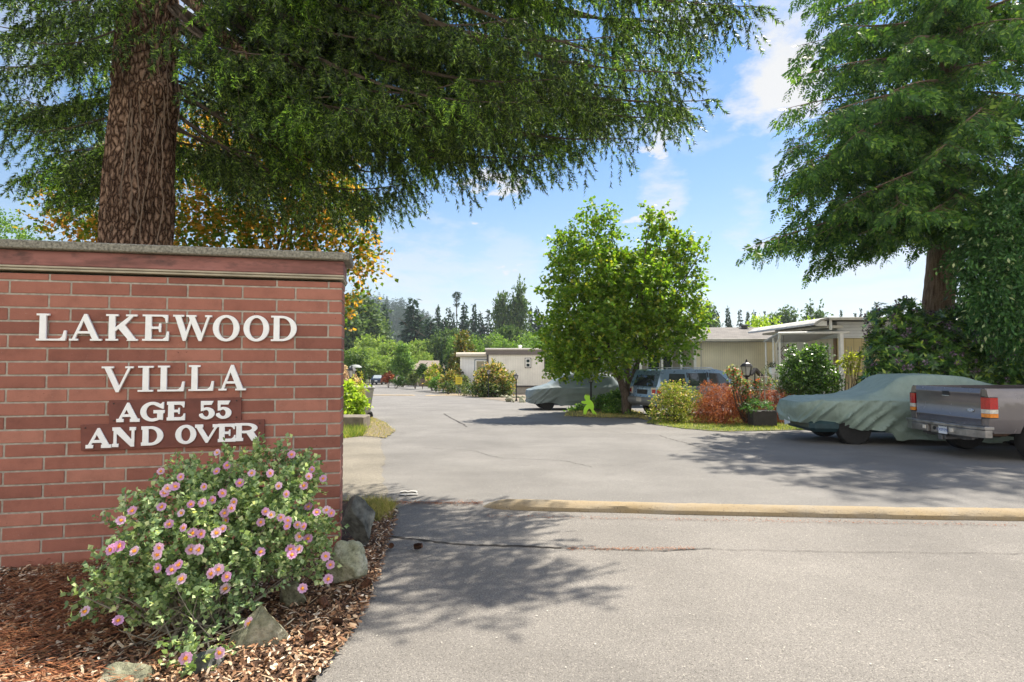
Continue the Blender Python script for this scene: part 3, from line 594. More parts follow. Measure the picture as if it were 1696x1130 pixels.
m_pet = M_('pink_petal'); oi = m_pet.node('ShaderNodeObjectInfo'); m_pet.set(Base_Color=m_pet.ramp(oi.outputs['Random'], [(0, (.62, .28, .56)), (.5, (.74, .42, .68)), (1, (.84, .64, .78))]), Roughness=.6)
trn = m_pet.node('ShaderNodeBsdfTranslucent'); trn.inputs[0].default_value = (.75, .4, .68, 1); msx = m_pet.node('ShaderNodeMixShader'); msx.inputs[0].default_value = .35
m_pet.l.new(m_pet.b.outputs[0], msx.inputs[1]); m_pet.l.new(trn.outputs[0], msx.inputs[2]); m_pet.l.new(msx.outputs[0], m_pet.o.inputs[0]); m_pet = m_pet.m
m_sta = simple('orange_stamens', (.88, .38, .03), .7)
fm = [flower_mesh(i).build('flower', [m_pet, m_sta], shrub) for i in range(4)]
fl_px = [(355, 735), (492, 462), (458, 477), (558, 482), (665, 152), (748, 175), (898, 75), (940, 127), (897, 152), (1040, 160), (1118, 160), (992, 200), (1153, 212), (845, 215), (725, 215), (680, 240), (692, 222), (668, 300), (750, 325), (790, 288), (838, 282), (880, 270), (920, 242), (968, 278), (958, 303), (928, 325), (935, 355), (760, 385), (797, 407), (833, 410), (895, 408), (922, 390), (700, 370), (548, 315), (500, 355), (1098, 318), (1120, 332), (1160, 342), (1190, 355), (1228, 372), (1188, 378), (1256, 380), (1238, 422), (1273, 430), (1206, 497), (1235, 475), (1200, 475), (1076, 485), (790, 475), (823, 475), (658, 468), (652, 495), (655, 550), (740, 538), (710, 560), (752, 598), (875, 573), (903, 557), (938, 588), (933, 637), (1250, 635), (1356, 597), (1345, 502), (1365, 537), (1033, 780), (767, 922), (908, 902), (490, 770), (1276, 172), (1275, 298), (1290, 145), (1335, 182), (1350, 312), (1370, 325), (1308, 322), (1255, 212), (1185, 245), (1077, 362), (470, 470), (1205, 82)]
from mathutils.bvhtree import BVHTree
bvh = BVHTree.FromPolygons([tuple(map(float, v)) for v in V], [tuple(range(i, i + 4)) for i in range(0, len(V), 4)])
for i, (a, b) in enumerate(fl_px):
    u, v = a * .401, 720 + b * .401
    if a == 355 and b == 735: u, v = 142, 1013
    if a == 490 and b == 770: u, v = 196, 1028
    d = ray(u, v); hit = None
    for du, dv in ((0, 0), (6, 0), (-6, 0), (0, 6), (0, -6), (12, 6), (10, -12)):
        h = bvh.ray_cast(Vector((0, 0, CAMZ)), ray(u + du, v + dv).normalized())
        if h[0] and (hit is None or h[0].y < hit): hit = h[0].y
    Y = (hit or 3.5) - .03; p = P(u, v, Y) - shrub.location
    o = fm[i] if i < 4 else fm[i % 4].copy()
    if i >= 4: COL.objects.link(o); o.parent = shrub
    nrm = Vector((rd.uniform(-.45, .45) - d.x * .2, -1, rd.uniform(.1, .9))); o.location = p; o.rotation_euler = nrm.to_track_quat('Z', 'Y').to_euler(); k = rd.uniform(.92, 1.12) * (.74 if v > 880 else .64); o.scale = (k, k, k)
ORD = 'first second third fourth fifth sixth seventh eighth ninth tenth eleventh twelfth thirteenth fourteenth fifteenth sixteenth seventeenth eighteenth nineteenth twentieth twenty-first twenty-second'.split()
# ================================================================== vehicles
m_tyre = simple('tyre_rubber', (.018, .018, .018), .85, .3, 20)
m_rim = simple('wheel_rim', (.28, .28, .29), .35, .2, 6, metal=.8)
m_blk = simple('black_plastic', (.02, .02, .021), .55, .2, 12)
m_chrome = simple('bumper_chrome', (.62, .62, .60), .22, .2, 5, metal=.9)
m_glassd = glass('dark_glass', (.03, .04, .045))
def paint(name, c, rough=.35, metal=.35):
    m = M_(name); c = Vector(c); m.set(Base_Color=m.ramp(m.noise(2.5, 6, .6), [(.3, c * .88), (.7, c * 1.1)]), Metallic=metal, Roughness=m.ramp(m.noise(7, 5), [(.3, rough * .8), (.7, rough * 1.3)]))
    m.b.inputs['Coat Weight'].default_value = .7; m.b.inputs['Coat Roughness'].default_value = .06; return m.m
def wheel(par, x, y, r, w=.22, rim=True, z0=0, name='wheel'):
    mb = MB(); mb.m = Matrix.Translation((x, y, z0 + r)) @ Matrix.Rotation(R(90), 4, 'X')
    mb.lathe([(r * .62, -w / 2), (r * .93, -w / 2), (r, -w * .34), (r, w * .34), (r * .93, w / 2), (r * .62, w / 2)], n=32)
    wo_ = mb.build(name, m_tyre, par, smooth=True)
    if rim:
        mb = MB(); mb.m = Matrix.Translation((x, y, z0 + r)) @ Matrix.Rotation(R(90), 4, 'X')
        mb.lathe([(r * .12, -w * .42), (r * .2, -w * .44), (r * .55, -w * .30), (r * .63, -w * .50), (r * .63, w * .50), (r * .55, w * .30), (r * .2, w * .44), (r * .12, w * .42)], n=24)
        mb.build('rim', m_rim, wo_, smooth=True)
    return wo_
def profile_body(name, outline, wf, xs, zs, mats, par, bev=0):
    bev = 0
    """side outline (x,z) made solid between y=-w(x,z) and y=+w(x,z)"""
    bm = bmesh.new(); fs = bm.faces.new([bm.verts.new((x, 0, z)) for x, z in outline]); bmesh.ops.triangulate(bm, faces=[fs])
    for x in xs: bmesh.ops.bisect_plane(bm, geom=bm.verts[:] + bm.edges[:] + bm.faces[:], plane_co=(x, 0, 0), plane_no=(1, 0, 0))
    for z in zs: bmesh.ops.bisect_plane(bm, geom=bm.verts[:] + bm.edges[:] + bm.faces[:], plane_co=(0, 0, z), plane_no=(0, 0, 1))
    V = [tuple(v.co) for v in bm.verts]; bm.verts.index_update(); Fc = [tuple(v.index for v in f.verts) for f in bm.faces]; B = [(e.verts[0].index, e.verts[1].index) for e in bm.edges if len(e.link_faces) == 1]
    bm.free(); n = len(V); mb = MB()
    Vs = [(x, -wf(x, z), z) for x, _, z in V] + [(x, wf(x, z), z) for x, _, z in V]
    mb.add(Vs, Fc + [tuple(n + i for i in reversed(f)) for f in Fc] + [(a, b, n + b, n + a) for a, b in B])
    o = mb.build(name, mats, par, smooth=True)
    if bev:
        md = o.modifiers.new('bevel', 'BEVEL'); md.width = bev; md.segments = 2; md.limit_method = 'ANGLE'; md.angle_limit = R(40); md.use_clamp_overlap = True
    return o
def sidepane(name, pts, wf, d, mat, par, sgn, th=.006):
    mb = MB(); V = [(x, sgn * (wf(x, z) + d), z) for x, z in pts] + [(x, sgn * (wf(x, z) + d - th), z) for x, z in pts]; n = len(pts)
    mb.add(V, [tuple(range(n)), tuple(reversed(range(n, 2 * n)))] + [(i, n + i, n + (i + 1) % n, (i + 1) % n) for i in range(n)]); return mb.build(name, mat, par)
def arc(cx_, cz_, r, a0, a1, n=10): return [(cx_ + r * math.cos(R(a0 + (a1 - a0) * i / n)), cz_ + r * math.sin(R(a0 + (a1 - a0) * i / n))) for i in range(n + 1)]
def text_mesh(name, txt, size, mat, par, mtx, ext=.001):
    cu = bpy.data.curves.new(name, 'FONT'); cu.body = txt; cu.size = size; cu.extrude = ext; cu.align_x = 'CENTER'; cu.align_y = 'CENTER'
    o = bpy.data.objects.new(name, cu); COL.objects.link(o); dg = bpy.context.evaluated_depsgraph_get(); dg.update()
    me = bpy.data.meshes.new_from_object(o.evaluated_get(dg)); COL.objects.unlink(o); bpy.data.objects.remove(o)
    me.transform(mtx); me.materials.clear(); me.materials.append(mat); return link(name, me, par)
m_red = simple('red_lens', (.42, .012, .012), .15, .2, 30, coat=.6); m_amb = simple('amber_lens', (.75, .24, .02), .15, .2, 30, coat=.6); m_clr = simple('clear_lens', (.62, .58, .5), .15, .2, 30, coat=.6)
m_platew = simple('plate_white', (.72, .76, .80), .4, .06, 10); m_plateb = simple('plate_blue', (.03, .10, .35), .5)
# ---------------- pickup truck: x forward from tailgate, y = left
GZT = gz(10.2)
truck = empty('pickup_truck', (7.80, 10.33, GZT), R(4), 'grey pickup truck parked tail first at the right edge, its tailgate and bumper in view', 'pickup truck')
m_tp = paint('truck_grey', (.15, .135, .14), .22, .45)
def tw(x, z):
    w = .865 - .05 * max(0, (z - .98) / .25) ** 2 - .05 * max(0, (.72 - z) / .3) ** 1.5
    if x < .08: w -= .02 * (1 - x / .08)
    if z > 1.27: w = .80 - .22 * (z - 1.27)
    return w
bedo = [(0, .55), (.0, 1.20), (.02, 1.225), (2.32, 1.225), (2.32, .48), (1.42, .48)] + arc(.98, .42, .43, 8, 172, 14) + [(.50, .48), (.1, .48)]
for s_ in (-1, 1):
    bm_ = MB(); 
    # bed side as a hollow shell with rolled rail
    pan = profile_body('bed_side', bedo, tw, [.1, .3, .5, .8, 1.1, 1.5, 1.8], [.6, .705, .72, .85, 1.0, 1.1, 1.17], m_tp, truck, .012)
    me = pan.data; keep = []
    bm = bmesh.new(); bm.from_mesh(me)
    for v in bm.verts:
        if v.co.y * s_ < 0: v.co.y = s_ * .76
    bm.normal_update(); bmesh.ops.recalc_face_normals(bm, faces=bm.faces); bm.to_mesh(me); bm.free()
mb = MB(); mb.box(.03, 2.3, -.759, .759, .60, .64); mb.box(2.285, 2.315, -.759, .759, .6, 1.2); mb.build('bed_floor', m_blk, truck)
mb = MB(); mb.bbox(.30, 4.6, -.42, -.34, .40, .52, .01); mb.bbox(.30, 4.6, .34, .42, .40, .52, .01); mb.box(.93, 1.03, -.62, .62, .36, .46); mb.lathe([(.05, -.1), (.13, -.05), (.13, .05), (.05, .1)], (.98, .05, .41), 12); mb.build('frame', m_blk, truck)
mb = MB(); mb.tube([(.25, -.55, .44), (.55, -.56, .43), (.9, -.50, .55), (1.5, -.45, .45)], .032, 8); mb.tube([(1.5, -.45, .45), (2.2, -.4, .42)], .07, 8); mb.build('exhaust', simple('rusty_pipe', (.12, .07, .045), .7, .4, 12), truck)
tg = MB(); tg.prism([(0, .60), (-.004, .69), (-.012, .705), (-.012, .72), (-.002, .735), (-.004, 1.11), (-.012, 1.13), (-.012, 1.15), (-.004, 1.165), (-.002, 1.20), (.012, 1.222), (.05, 1.222), (.055, .60)], -.70, .70); tgo = tg.build('tailgate', m_tp, truck, smooth=True, bevel=.004)
mb = MB(); mb.bbox(-.018, 0, -.075, .075, 1.075, 1.155, .006); mb.build('tailgate_handle', m_blk, tgo); mb = MB(); mb.bbox(-.021, -.006, -.08, .08, 1.066, 1.078, .003); mb.build('handle_trim', m_chrome, tgo)
ft = Matrix(((0, 0, -1, 0), (-1, 0, 0, 0), (0, 1, 0, 0), (0, 0, 0, 1)))     # text lying on the tail, read from behind
mb = MB(); mb.m = Matrix.Translation((-.008, -.50, .845)) @ ft @ Matrix.Scale(.42, 4, (0, 1, 0)); mb.lathe([(.072, 0), (.072, .006), (.064, .009)], n=28); emb = mb.build('badge', m_chrome, tgo, smooth=True)
mb = MB(); mb.m = Matrix.Translation((-.0165, -.50, .845)) @ ft @ Matrix.Scale(.38, 4, (0, 1, 0)); mb.lathe([(.060, 0), (.060, .002)], n=28); mb.build('badge_field', simple('badge_grey_blue', (.20, .25, .34), .3), emb)
text_mesh('badge_script', 'Ford', .045, m_platew, emb, Matrix.Translation((-.0195, -.50, .845)) @ ft @ Matrix.Shear('XY', 4, (.25, 0)) if False else Matrix.Translation((-.0195, -.50, .845)) @ ft)
for s_ in (-1, 1):   # taillights wrap the corners
    tl = MB()
    def wrap(z0, z1, k, pr):
        tl.k = k; tl.prism([(-.014 - pr, s_ * .715), (-.014 - pr, s_ * .80), (.0, s_ * (.862 + pr)), (.13, s_ * (.872 + pr)), (.13, s_ * .80), (.02, s_ * .715)], z0, z1, 'z')
    wrap(.735, 1.085, 3, 0); wrap(.885, 1.075, 0, .006); wrap(.815, .881, 2, .006); wrap(.748, .811, 1, .006)
    tl.build('taillight', [m_red, m_amb, m_clr, m_blk], truck)
# corner posts beside the tailgate
for s_ in (-1, 1):
    for a_, (z0_, z1_) in ((.79, (.60, .733)), (.80, (1.087, 1.222))): MB().bbox(-.004, .05, min(s_ * .706, s_ * a_), max(s_ * .706, s_ * a_), z0_, z1_, .008).build('corner_post', m_tp, truck)
mb = MB(); mb.k = 0
mb.prism([(-.20, -.58), (-.20, .58), (-.10, .86), (.05, .885), (.05, -.885), (-.10, -.86)], .545, .60, 'z')
mb.prism([(-.185, .22), (-.185, .60), (-.08, .85), (.03, .87), (.03, .80), (-.02, .22)], .41, .543, 'z'); mb.prism([(-.185, -.22), (-.02, -.22), (.03, -.80), (.03, -.87), (-.08, -.85), (-.185, -.60)], .41, .543, 'z')
mb.box(-.14, -.02, -.219, .219, .40, .543)
bp = mb.build('rear_bumper', simple('worn_chrome', (.28, .27, .26), .32, .4, 7, metal=.75), truck, bevel=.01)
for s_ in (-1, 1):
    mb = MB(); mb.bbox(-.196, -.18, min(s_ * .26, s_ * .34), max(s_ * .26, s_ * .34), .45, .52, .006); mb.build('bumper_lamp', m_clr, bp)
mb = MB(); mb.lathe([(.03, 0), (.03, .012)], n=12); mb.m = Matrix(); mb.v = [(-.141 - z, .12 + x, .48 + y) for x, y, z in mb.v]; mb.build('lock', m_blk, bp)
mb = MB(); mb.bbox(-.155, -.145, -.285 + .12, .02 + .0, .40, .552, .003); pl = mb.build('licence_plate', m_platew, bp)
for txt, sz, dz, dx in (('WASHINGTON', .024, .058, 0), ('C42939L', .072, -.010, 0)):
    text_mesh('plate_lettering', txt, sz, m_plateb if sz > .05 else simple('plate_black', (.04, .04, .1), .5), pl, Matrix.Translation((-.1565, -.0725, .476 + dz)) @ ft @ Matrix.Scale(.95, 4, (1, 0, 0)))
mb = MB(); mb.box(-.12, .5, -.09, .0, .30, .38); mb.v = mb.v; mb.bbox(-.15, -.115, -.05, .05, .285, .375, .008); mb.tube([(-.02, -.55, .38), (-.02, .5, .38)], .035, 8); mb.box(-.04, .04, .33, .42, .33, .45); mb.box(-.04, .04, -.42, -.33, .33, .45); mb.build('tow_hitch', simple('dull_steel', (.12, .12, .12), .5, .3, 10, metal=.5), truck, bevel=.005)
cabo = [(2.08, .45), (2.08, 1.24), (2.12, 1.70), (2.25, 1.76), (3.05, 1.76), (3.25, 1.72), (3.72, 1.22), (4.75, 1.08), (4.90, .95), (4.92, .5), (4.62, .45)] + arc(4.17, .42, .43, 8, 172, 12) + [(3.7, .45)]
cabo = [(x + .3, z) for x, z in cabo]; profile_body('cab', cabo, tw, [2.3, 2.7, 3.1, 3.5, 4.0, 4.5], [.6, .72, .9, 1.1, 1.27, 1.5, 1.7], m_tp, truck, .015)
for s_ in (-1, 1):
    sidepane('cab_window', [(2.8, 1.29), (3.72, 1.29), (3.42, 1.66), (2.8, 1.68)], tw, .004, m_glassd, truck, s_)
    for x in (.98, 4.47): wheel(truck, x, s_ * .74, .365, .24)
mb = MB(); mb.box(2.36, 2.375, -.6, .6, 1.32, 1.66); mb.build('rear_window', m_glassd, truck)
# ---------------- SUV
suv = empty('sport_utility_vehicle', (4.55, 20.2, gz(21)), R(20), 'steel blue sport utility vehicle with roof rails parked beside the pale yellow house', 'suv')
m_sp = paint('suv_blue', (.20, .30, .41), .28, .5)
def sw(x, z, W_=.90):
    w = W_ - .03 * max(0, (.75 - z) / .4) ** 1.5 - (.0 if z < 1.0 else .24 * (z - 1.0) ** 1.15 + 0)
    if x < .25: w -= .10 * (1 - max(0, x) / .25) ** 2
    if x > 3.9: w -= .16 * ((x - 3.9) / .5) ** 2
    return w
wf = lambda x, z: sw(x, z) + .9 - .9
so_ = [(.02, .42), (-.03, .62), (.02, .80), (.04, 1.02), (.20, 1.45), (.27, 1.62), (.42, 1.66), (2.6, 1.66), (2.85, 1.60), (3.45, 1.12), (4.25, 1.0), (4.38, .85), (4.40, .5), (4.3, .4), (3.98, .38)] + arc(3.58, .36, .39, 4, 176, 12) + [(3.15, .36), (1.35, .36)] + arc(.93, .36, .39, 4, 176, 12) + [(.5, .4)]
profile_body('body', so_, lambda x, z: sw(x, z), [.1, .3, .6, 1, 1.5, 2, 2.5, 3, 3.5, 4], [.55, .7, .85, 1.0, 1.06, 1.2, 1.35, 1.5, 1.6], m_sp, suv, .02)
def chk(x, z): return sw(x, z)
mb = MB(); mb.prism([(.42, 1.661), (2.62, 1.661), (2.62, 1.663), (.42, 1.663)], -.5, .5); 
for s_ in (-1, 1):
    sidepane('side_window', [(.47, 1.09), (1.22, 1.09), (1.22, 1.50), (.60, 1.52)], chk, .004, m_glassd, suv, s_); sidepane('side_window', [(1.36, 1.09), (2.12, 1.09), (2.14, 1.53), (1.36, 1.53)], chk, .004, m_glassd, suv, s_); sidepane('side_window', [(2.22, 1.09), (3.12, 1.09), (3.1, 1.16), (2.72, 1.52), (2.24, 1.53)], chk, .004, m_glassd, suv, s_)
    sidepane('window_pillar', [(1.30, 1.07), (1.345, 1.07), (1.345, 1.55), (1.30, 1.55)], chk, .003, m_blk, suv, s_); sidepane('window_pillar', [(2.14, 1.07), (2.20, 1.07), (2.22, 1.55), (2.15, 1.55)], chk, .003, m_blk, suv, s_)
    sidepane('lower_trim', [(.1, .42), (.5, .42), (.52, .56), (.08, .58)], chk, .006, m_blk, suv, s_); sidepane('lower_trim', [(1.36, .38), (3.14, .38), (3.16, .52), (1.34, .52)], chk, .006, m_blk, suv, s_)
    for (a, b) in ((1.45, 1.62), (2.35, 2.52)): sidepane('door_handle', [(a, .96), (b, .96), (b, .99), (a, .99)], chk, .03, m_chrome, suv, s_, .03)
    for x in (1.325, 2.2): sidepane('door_seam', [(x, .4), (x + .008, .4), (x + .008, 1.06), (x, 1.06)], chk, .002, m_blk, suv, s_)
    mb = MB(); mb.tube([(.6, s_ * .60, 1.655), (.68, s_ * .60, 1.71), (2.5, s_ * .60, 1.71), (2.6, s_ * .60, 1.655)], .018, 6); mb.tube([(1.5, s_ * .6, 1.65), (1.5, s_ * .6, 1.7)], .015, 6); mb.build('roof_rail', simple('rail_silver', (.5, .5, .5), .3, .1, metal=.7), suv, smooth=True)
    mb = MB(); mb.bbox(2.98, 3.12, min(s_ * .90, s_ * 1.07), max(s_ * .90, s_ * 1.07), 1.06, 1.22, .03); mb.build('side_mirror', m_sp, suv, smooth=True)
    for x in (.93, 3.58): wheel(suv, x, s_ * .77, .345, .22)
    tl = MB(); tl.k = 0; tl.prism([(-.005, s_ * .60), (.02, s_ * .78), (.10, s_ * .865), (.26, s_ * .915), (.26, s_ * .80), (.1, s_ * .6)], .80, 1.04, 'z'); tl.k = 1; tl.prism([(-.012, s_ * .66), (.012, s_ * .782), (.09, s_ * .872), (.19, s_ * .908), (.19, s_ * .8), (.1, s_ * .66)], .85, .98, 'z'); tl.build('taillight', [m_clr, m_red], suv)
mb = MB(); mb.add([(.055, -.62, 1.08), (.055, .62, 1.08), (.19, .55, 1.46), (.19, -.55, 1.46), (.045, -.62, 1.08), (.045, .62, 1.08), (.18, .55, 1.46), (.18, -.55, 1.46)], [(4, 7, 6, 5), (0, 1, 2, 3), (0, 4, 5, 1), (1, 5, 6, 2), (2, 6, 7, 3), (3, 7, 4, 0)]); mb.build('rear_window', m_glassd, suv)
mb = MB(); mb.prism([(-.10, .50), (-.12, .58), (-.11, .66), (-.03, .70), (.12, .70), (.12, .42), (.0, .40)], -.80, .80); bp = mb.build('rear_bumper', simple('bumper_grey', (.20, .20, .20), .5, .1), suv, bevel=.03)
mb = MB(); mb.bbox(-.128, -.118, -.16, .15, .54, .68, .003); mb.build('licence_plate', simple('pale_plate', (.5, .47, .42), .5), bp)
mb = MB(); mb.bbox(.0, .03, -.3, .3, .80, .96, .006); mb.build('tailgate_panel', m_blk, suv)
# ---------------- fabric covered cars
m_cov = M_('cover_fabric'); c_ = m_cov.ramp(m_cov.noise(3, 6, .6), [(.3, (.20, .265, .225)), (.6, (.25, .32, .27)), (.8, (.29, .37, .31))]); m_cov.set(Base_Color=c_, Roughness=.62); m_cov.b.inputs['Specular IOR Level'].default_value = .35; m_cov.bump(m_cov.math('ABSOLUTE', m_cov.math('SUBTRACT', m_cov.noise(4.5, 4, .5, stretch=(1.2, 1, .45)), .5)), .8, .07); m_cov = m_cov.m
def ridg(x): return 1 - abs(x) * 2
def cover(name, Lh, Wh, belt, roof, hem, folds, seed, mats, par, gx=(.62, .96), nt=420, nr=30, amp=.03):
    V = []; Fc = []
    def plan(a):
        c, s_ = math.cos(a), math.sin(a); e = .42; return (Lh * math.copysign(abs(c) ** e, c), Wh * math.copysign(abs(s_) ** (.5), s_))
    nS = 16; rows = nS + nr
    for i in range(nt):
        a = 2 * math.pi * i / nt; px_, py_ = plan(a); nx, ny = math.cos(a) * .6, math.sin(a)
        hz_ = hem(px_, py_)
        for j in range(rows):
            if j < nS:
                t = j / (nS - 1); zb = belt(px_); z = hz_ + (zb - hz_) * t; tuck = -.10 * (1 - t) ** 2 - .03 * t ** 6
                q = Vector((px_, py_, 0)); s1 = (px_ * .9 + py_ * .3); sk = (z - zb)
                n1 = noise.noise(Vector((s1 * 3.2 + sk * folds, z * .8, seed))); n2 = noise.noise(Vector((s1 * 7.5 + sk * folds * 1.8, z * 1.1, seed + 5)))
                n3 = noise.noise(Vector((s1 * 1.5 - sk * 2.5, z * 2.2, seed + 9)))
                d = amp * (1.15 - t * .8) * (max(0, ridg(n1)) ** 4 * 2.2 + max(0, ridg(n2)) ** 5 * 1.3 + n3 * .9 - .8) + tuck
                x, y = px_ + nx * d, py_ + ny * d; zz_ = z + .012 * n2 * (1 - t)
            else:
                t = (j - nS + 1) / nr; r = 1 - t; r = max(r, .0); y0 = py_ * r; shrink = 1 - .035 * math.sin(min(1, t * 4) * math.pi / 2) * (abs(px_) / Lh) ** 4
                x = px_ * shrink; y = y0; yy = abs(y) / Wh; k = min(1, max(0, (gx[1] - yy) / (gx[1] - gx[0]))); k = k * k * (3 - 2 * k)
                zb = belt(px_) + .05 * (1 - yy ** 4); zz_ = zb + max(0, roof(px_) - zb) * k + .02 * k * (1 - yy * yy)
                n1 = noise.noise(Vector((x * 4 + yy * 1.5, y * 2 + seed, 3))); n2 = noise.noise(Vector((x * 2.2 - y * 5, x * 3.0, seed + 2))); steep = 4 * k * (1 - k) + .15
                zz_ += .020 * max(0, ridg(n1)) ** 4 * steep + .006 * max(0, ridg(n2)) ** 6 + .003 * noise.noise(Vector((x * 9, y * 9, seed)))
            V.append((x, y, zz_))
    for i in range(nt):
        for j in range(rows - 1):
            a, b = i * rows + j, ((i + 1) % nt) * rows + j; Fc.append((a, b, b + 1, a + 1))
    mb = MB(); mb.add(V, Fc); o = mb.build(name, mats, par, smooth=False)
    for p in o.data.polygons: p.use_smooth = True
    return o
def lerp_tab(tab):
    def f(x):
        if x <= tab[0][0]: return tab[0][1]
        for (a, p), (b, q) in zip(tab, tab[1:]):
            if x <= b: t = (x - a) / (b - a); t = t * t * (3 - 2 * t) * .5 + t * .5; return p + (q - p) * t
        return tab[-1][1]
    return f
# sedan: local x forward(nose) = -X world
sed = empty('covered_sedan', (8.78, 12.55, gz(12.5)), R(180 - 5), 'long low sedan under a grey green fabric cover behind the pickup, two black tyres showing', 'covered car')
belt = lerp_tab([(-2.7, .80), (-2.2, .86), (0, .90), (1.2, .92), (2.3, .90), (2.62, .82), (2.75, .74)]); roof = lerp_tab([(-2.75, .8), (-2.1, .92), (-1.35, 1.22), (-.5, 1.42), (.25, 1.46), (.55, 1.42), (1.15, 1.06), (1.5, .98), (2.7, .86)])
def hem(x, y):
    h = .27 + .05 * math.sin(x * 5) * math.sin(x * 2.3 + y)
    if x > 1.1: h += .13 * min(1, (x - 1.1) / .9) + (.03 if y > 0 else .02)
    if x < .9 and y > 0: h -= .14
    return h
cover('car_cover', 2.74, .93, belt, roof, hem, 3.4, 4, m_cov, sed, amp=.06)
mb = MB(); mb.bbox(-2.55, 2.5, -.76, .76, .26, .52, .08); mb.build('underbody', simple('teal_bumper', (.02, .05, .06), .4, .2), sed)
for x in (-1.6, 1.62):
    for y in (-.68, .68): wheel(sed, x, y, .33, .2)
mb = MB(); mb.m = Matrix.Translation((2.70, .05, .36)) @ Matrix.Rotation(.22, 4, 'X'); mb.bbox(-.005, .005, -.15, .15, 0, .15, .003); mb.build('licence_plate', m_platew, sed)
# smaller covered car
hat = empty('covered_hatchback', (1.12 + 1.55, 24.6, gz(24.6)), R(180 + 6), 'tall short hatchback under a grey fabric cover beside the green broadleaf tree', 'covered car')
m_cov2 = M_('cover_fabric_grey'); m_cov2.set(Base_Color=m_cov2.ramp(m_cov2.noise(3, 6, .6), [(.3, (.13, .165, .17)), (.7, (.18, .22, .22))]), Roughness=.6); m_cov2 = m_cov2.m
belt2 = lerp_tab([(-2.1, .9), (-1.5, .95), (1.0, .95), (1.7, .86), (2.05, .74)]); roof2 = lerp_tab([(-2.1, .9), (-1.9, 1.0), (-1.45, 1.45), (-.9, 1.55), (.2, 1.55), (.45, 1.52), (1.15, 1.06), (1.5, .96), (2.1, .8)])
cover('car_cover', 2.08, .88, belt2, roof2, lambda x, y: .30 - (.08 if x < .8 else 0) + .03 * math.sin(x * 6), 4.0, 14, m_cov2, hat, amp=.05, nt=200, nr=16)
mb = MB(); mb.bbox(-1.9, 1.85, -.7, .7, .25, .5, .06); mb.build('underbody', m_blk, hat)
for x in (-1.25, 1.3):
    for y in (-.66, .66): wheel(hat, x, y, .30, .2, False)
# white pickup behind it, far car
van = empty('white_car', (4.0, 28.6, gz(28)), R(-6), 'white car mostly hidden behind the covered hatchback and the tree trunk', 'car')
m_wp = paint('white_paint', (.62, .62, .60), .3, 0)
vo = [(-2.2, .4), (-2.25, .8), (-2.0, 1.0), (-1.5, 1.06), (-.9, 1.5), (.7, 1.52), (1.25, 1.1), (2.1, .98), (2.2, .5), (1.75, .35)] + arc(1.35, .33, .36, 4, 176, 8) + [(-.9, .33)] + arc(-1.35, .33, .36, 4, 176, 8) + [(-1.8, .35)]
vw = lambda x, z: .86 - .25 * max(0, z - 1.0) - .06 * (abs(x) / 2.2) ** 4
profile_body('body', vo, vw, [-1.5, -1, 0, 1, 1.6], [.6, .8, 1.0, 1.25], m_wp, van, .02)
for s_ in (-1, 1):
    sidepane('side_window', [(-1.25, 1.08), (-.1, 1.08), (-.1, 1.44), (-.8, 1.44)], vw, .004, m_glassd, van, s_); sidepane('side_window', [(0, 1.08), (1.0, 1.08), (.6, 1.44), (0, 1.44)], vw, .004, m_glassd, van, s_)
    for x in (-1.35, 1.35): wheel(van, x, s_ * .72, .32, .2)
farc = empty('parked_car', (G(628, 637.5).x, G(628, 637.5).y, gz(G(628, 637.5).y)), R(91), 'small dark blue car parked tail on at the far end of the road', 'car')
profile_body('body', [(x, z) for x, z in vo], vw, [-1.5, -1, 0, 1, 1.6], [.6, .8, 1.0, 1.25], paint('navy_paint', (.02, .03, .05), .3, .3), farc, 0)
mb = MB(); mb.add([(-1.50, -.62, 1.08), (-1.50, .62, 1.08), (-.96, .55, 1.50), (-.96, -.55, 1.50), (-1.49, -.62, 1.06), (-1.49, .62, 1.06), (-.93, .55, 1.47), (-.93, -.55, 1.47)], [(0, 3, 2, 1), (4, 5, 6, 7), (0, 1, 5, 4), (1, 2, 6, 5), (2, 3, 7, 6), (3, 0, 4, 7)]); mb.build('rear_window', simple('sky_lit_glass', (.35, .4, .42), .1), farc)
for s_ in (-1, 1):
    for x in (-1.35, 1.35): wheel(farc, x, s_ * .72, .32, .2, False)
mb = MB(); mb.box(-2.27, -2.25, -.2, .2, .6, .72); mb.build('licence_plate', m_platew, farc)
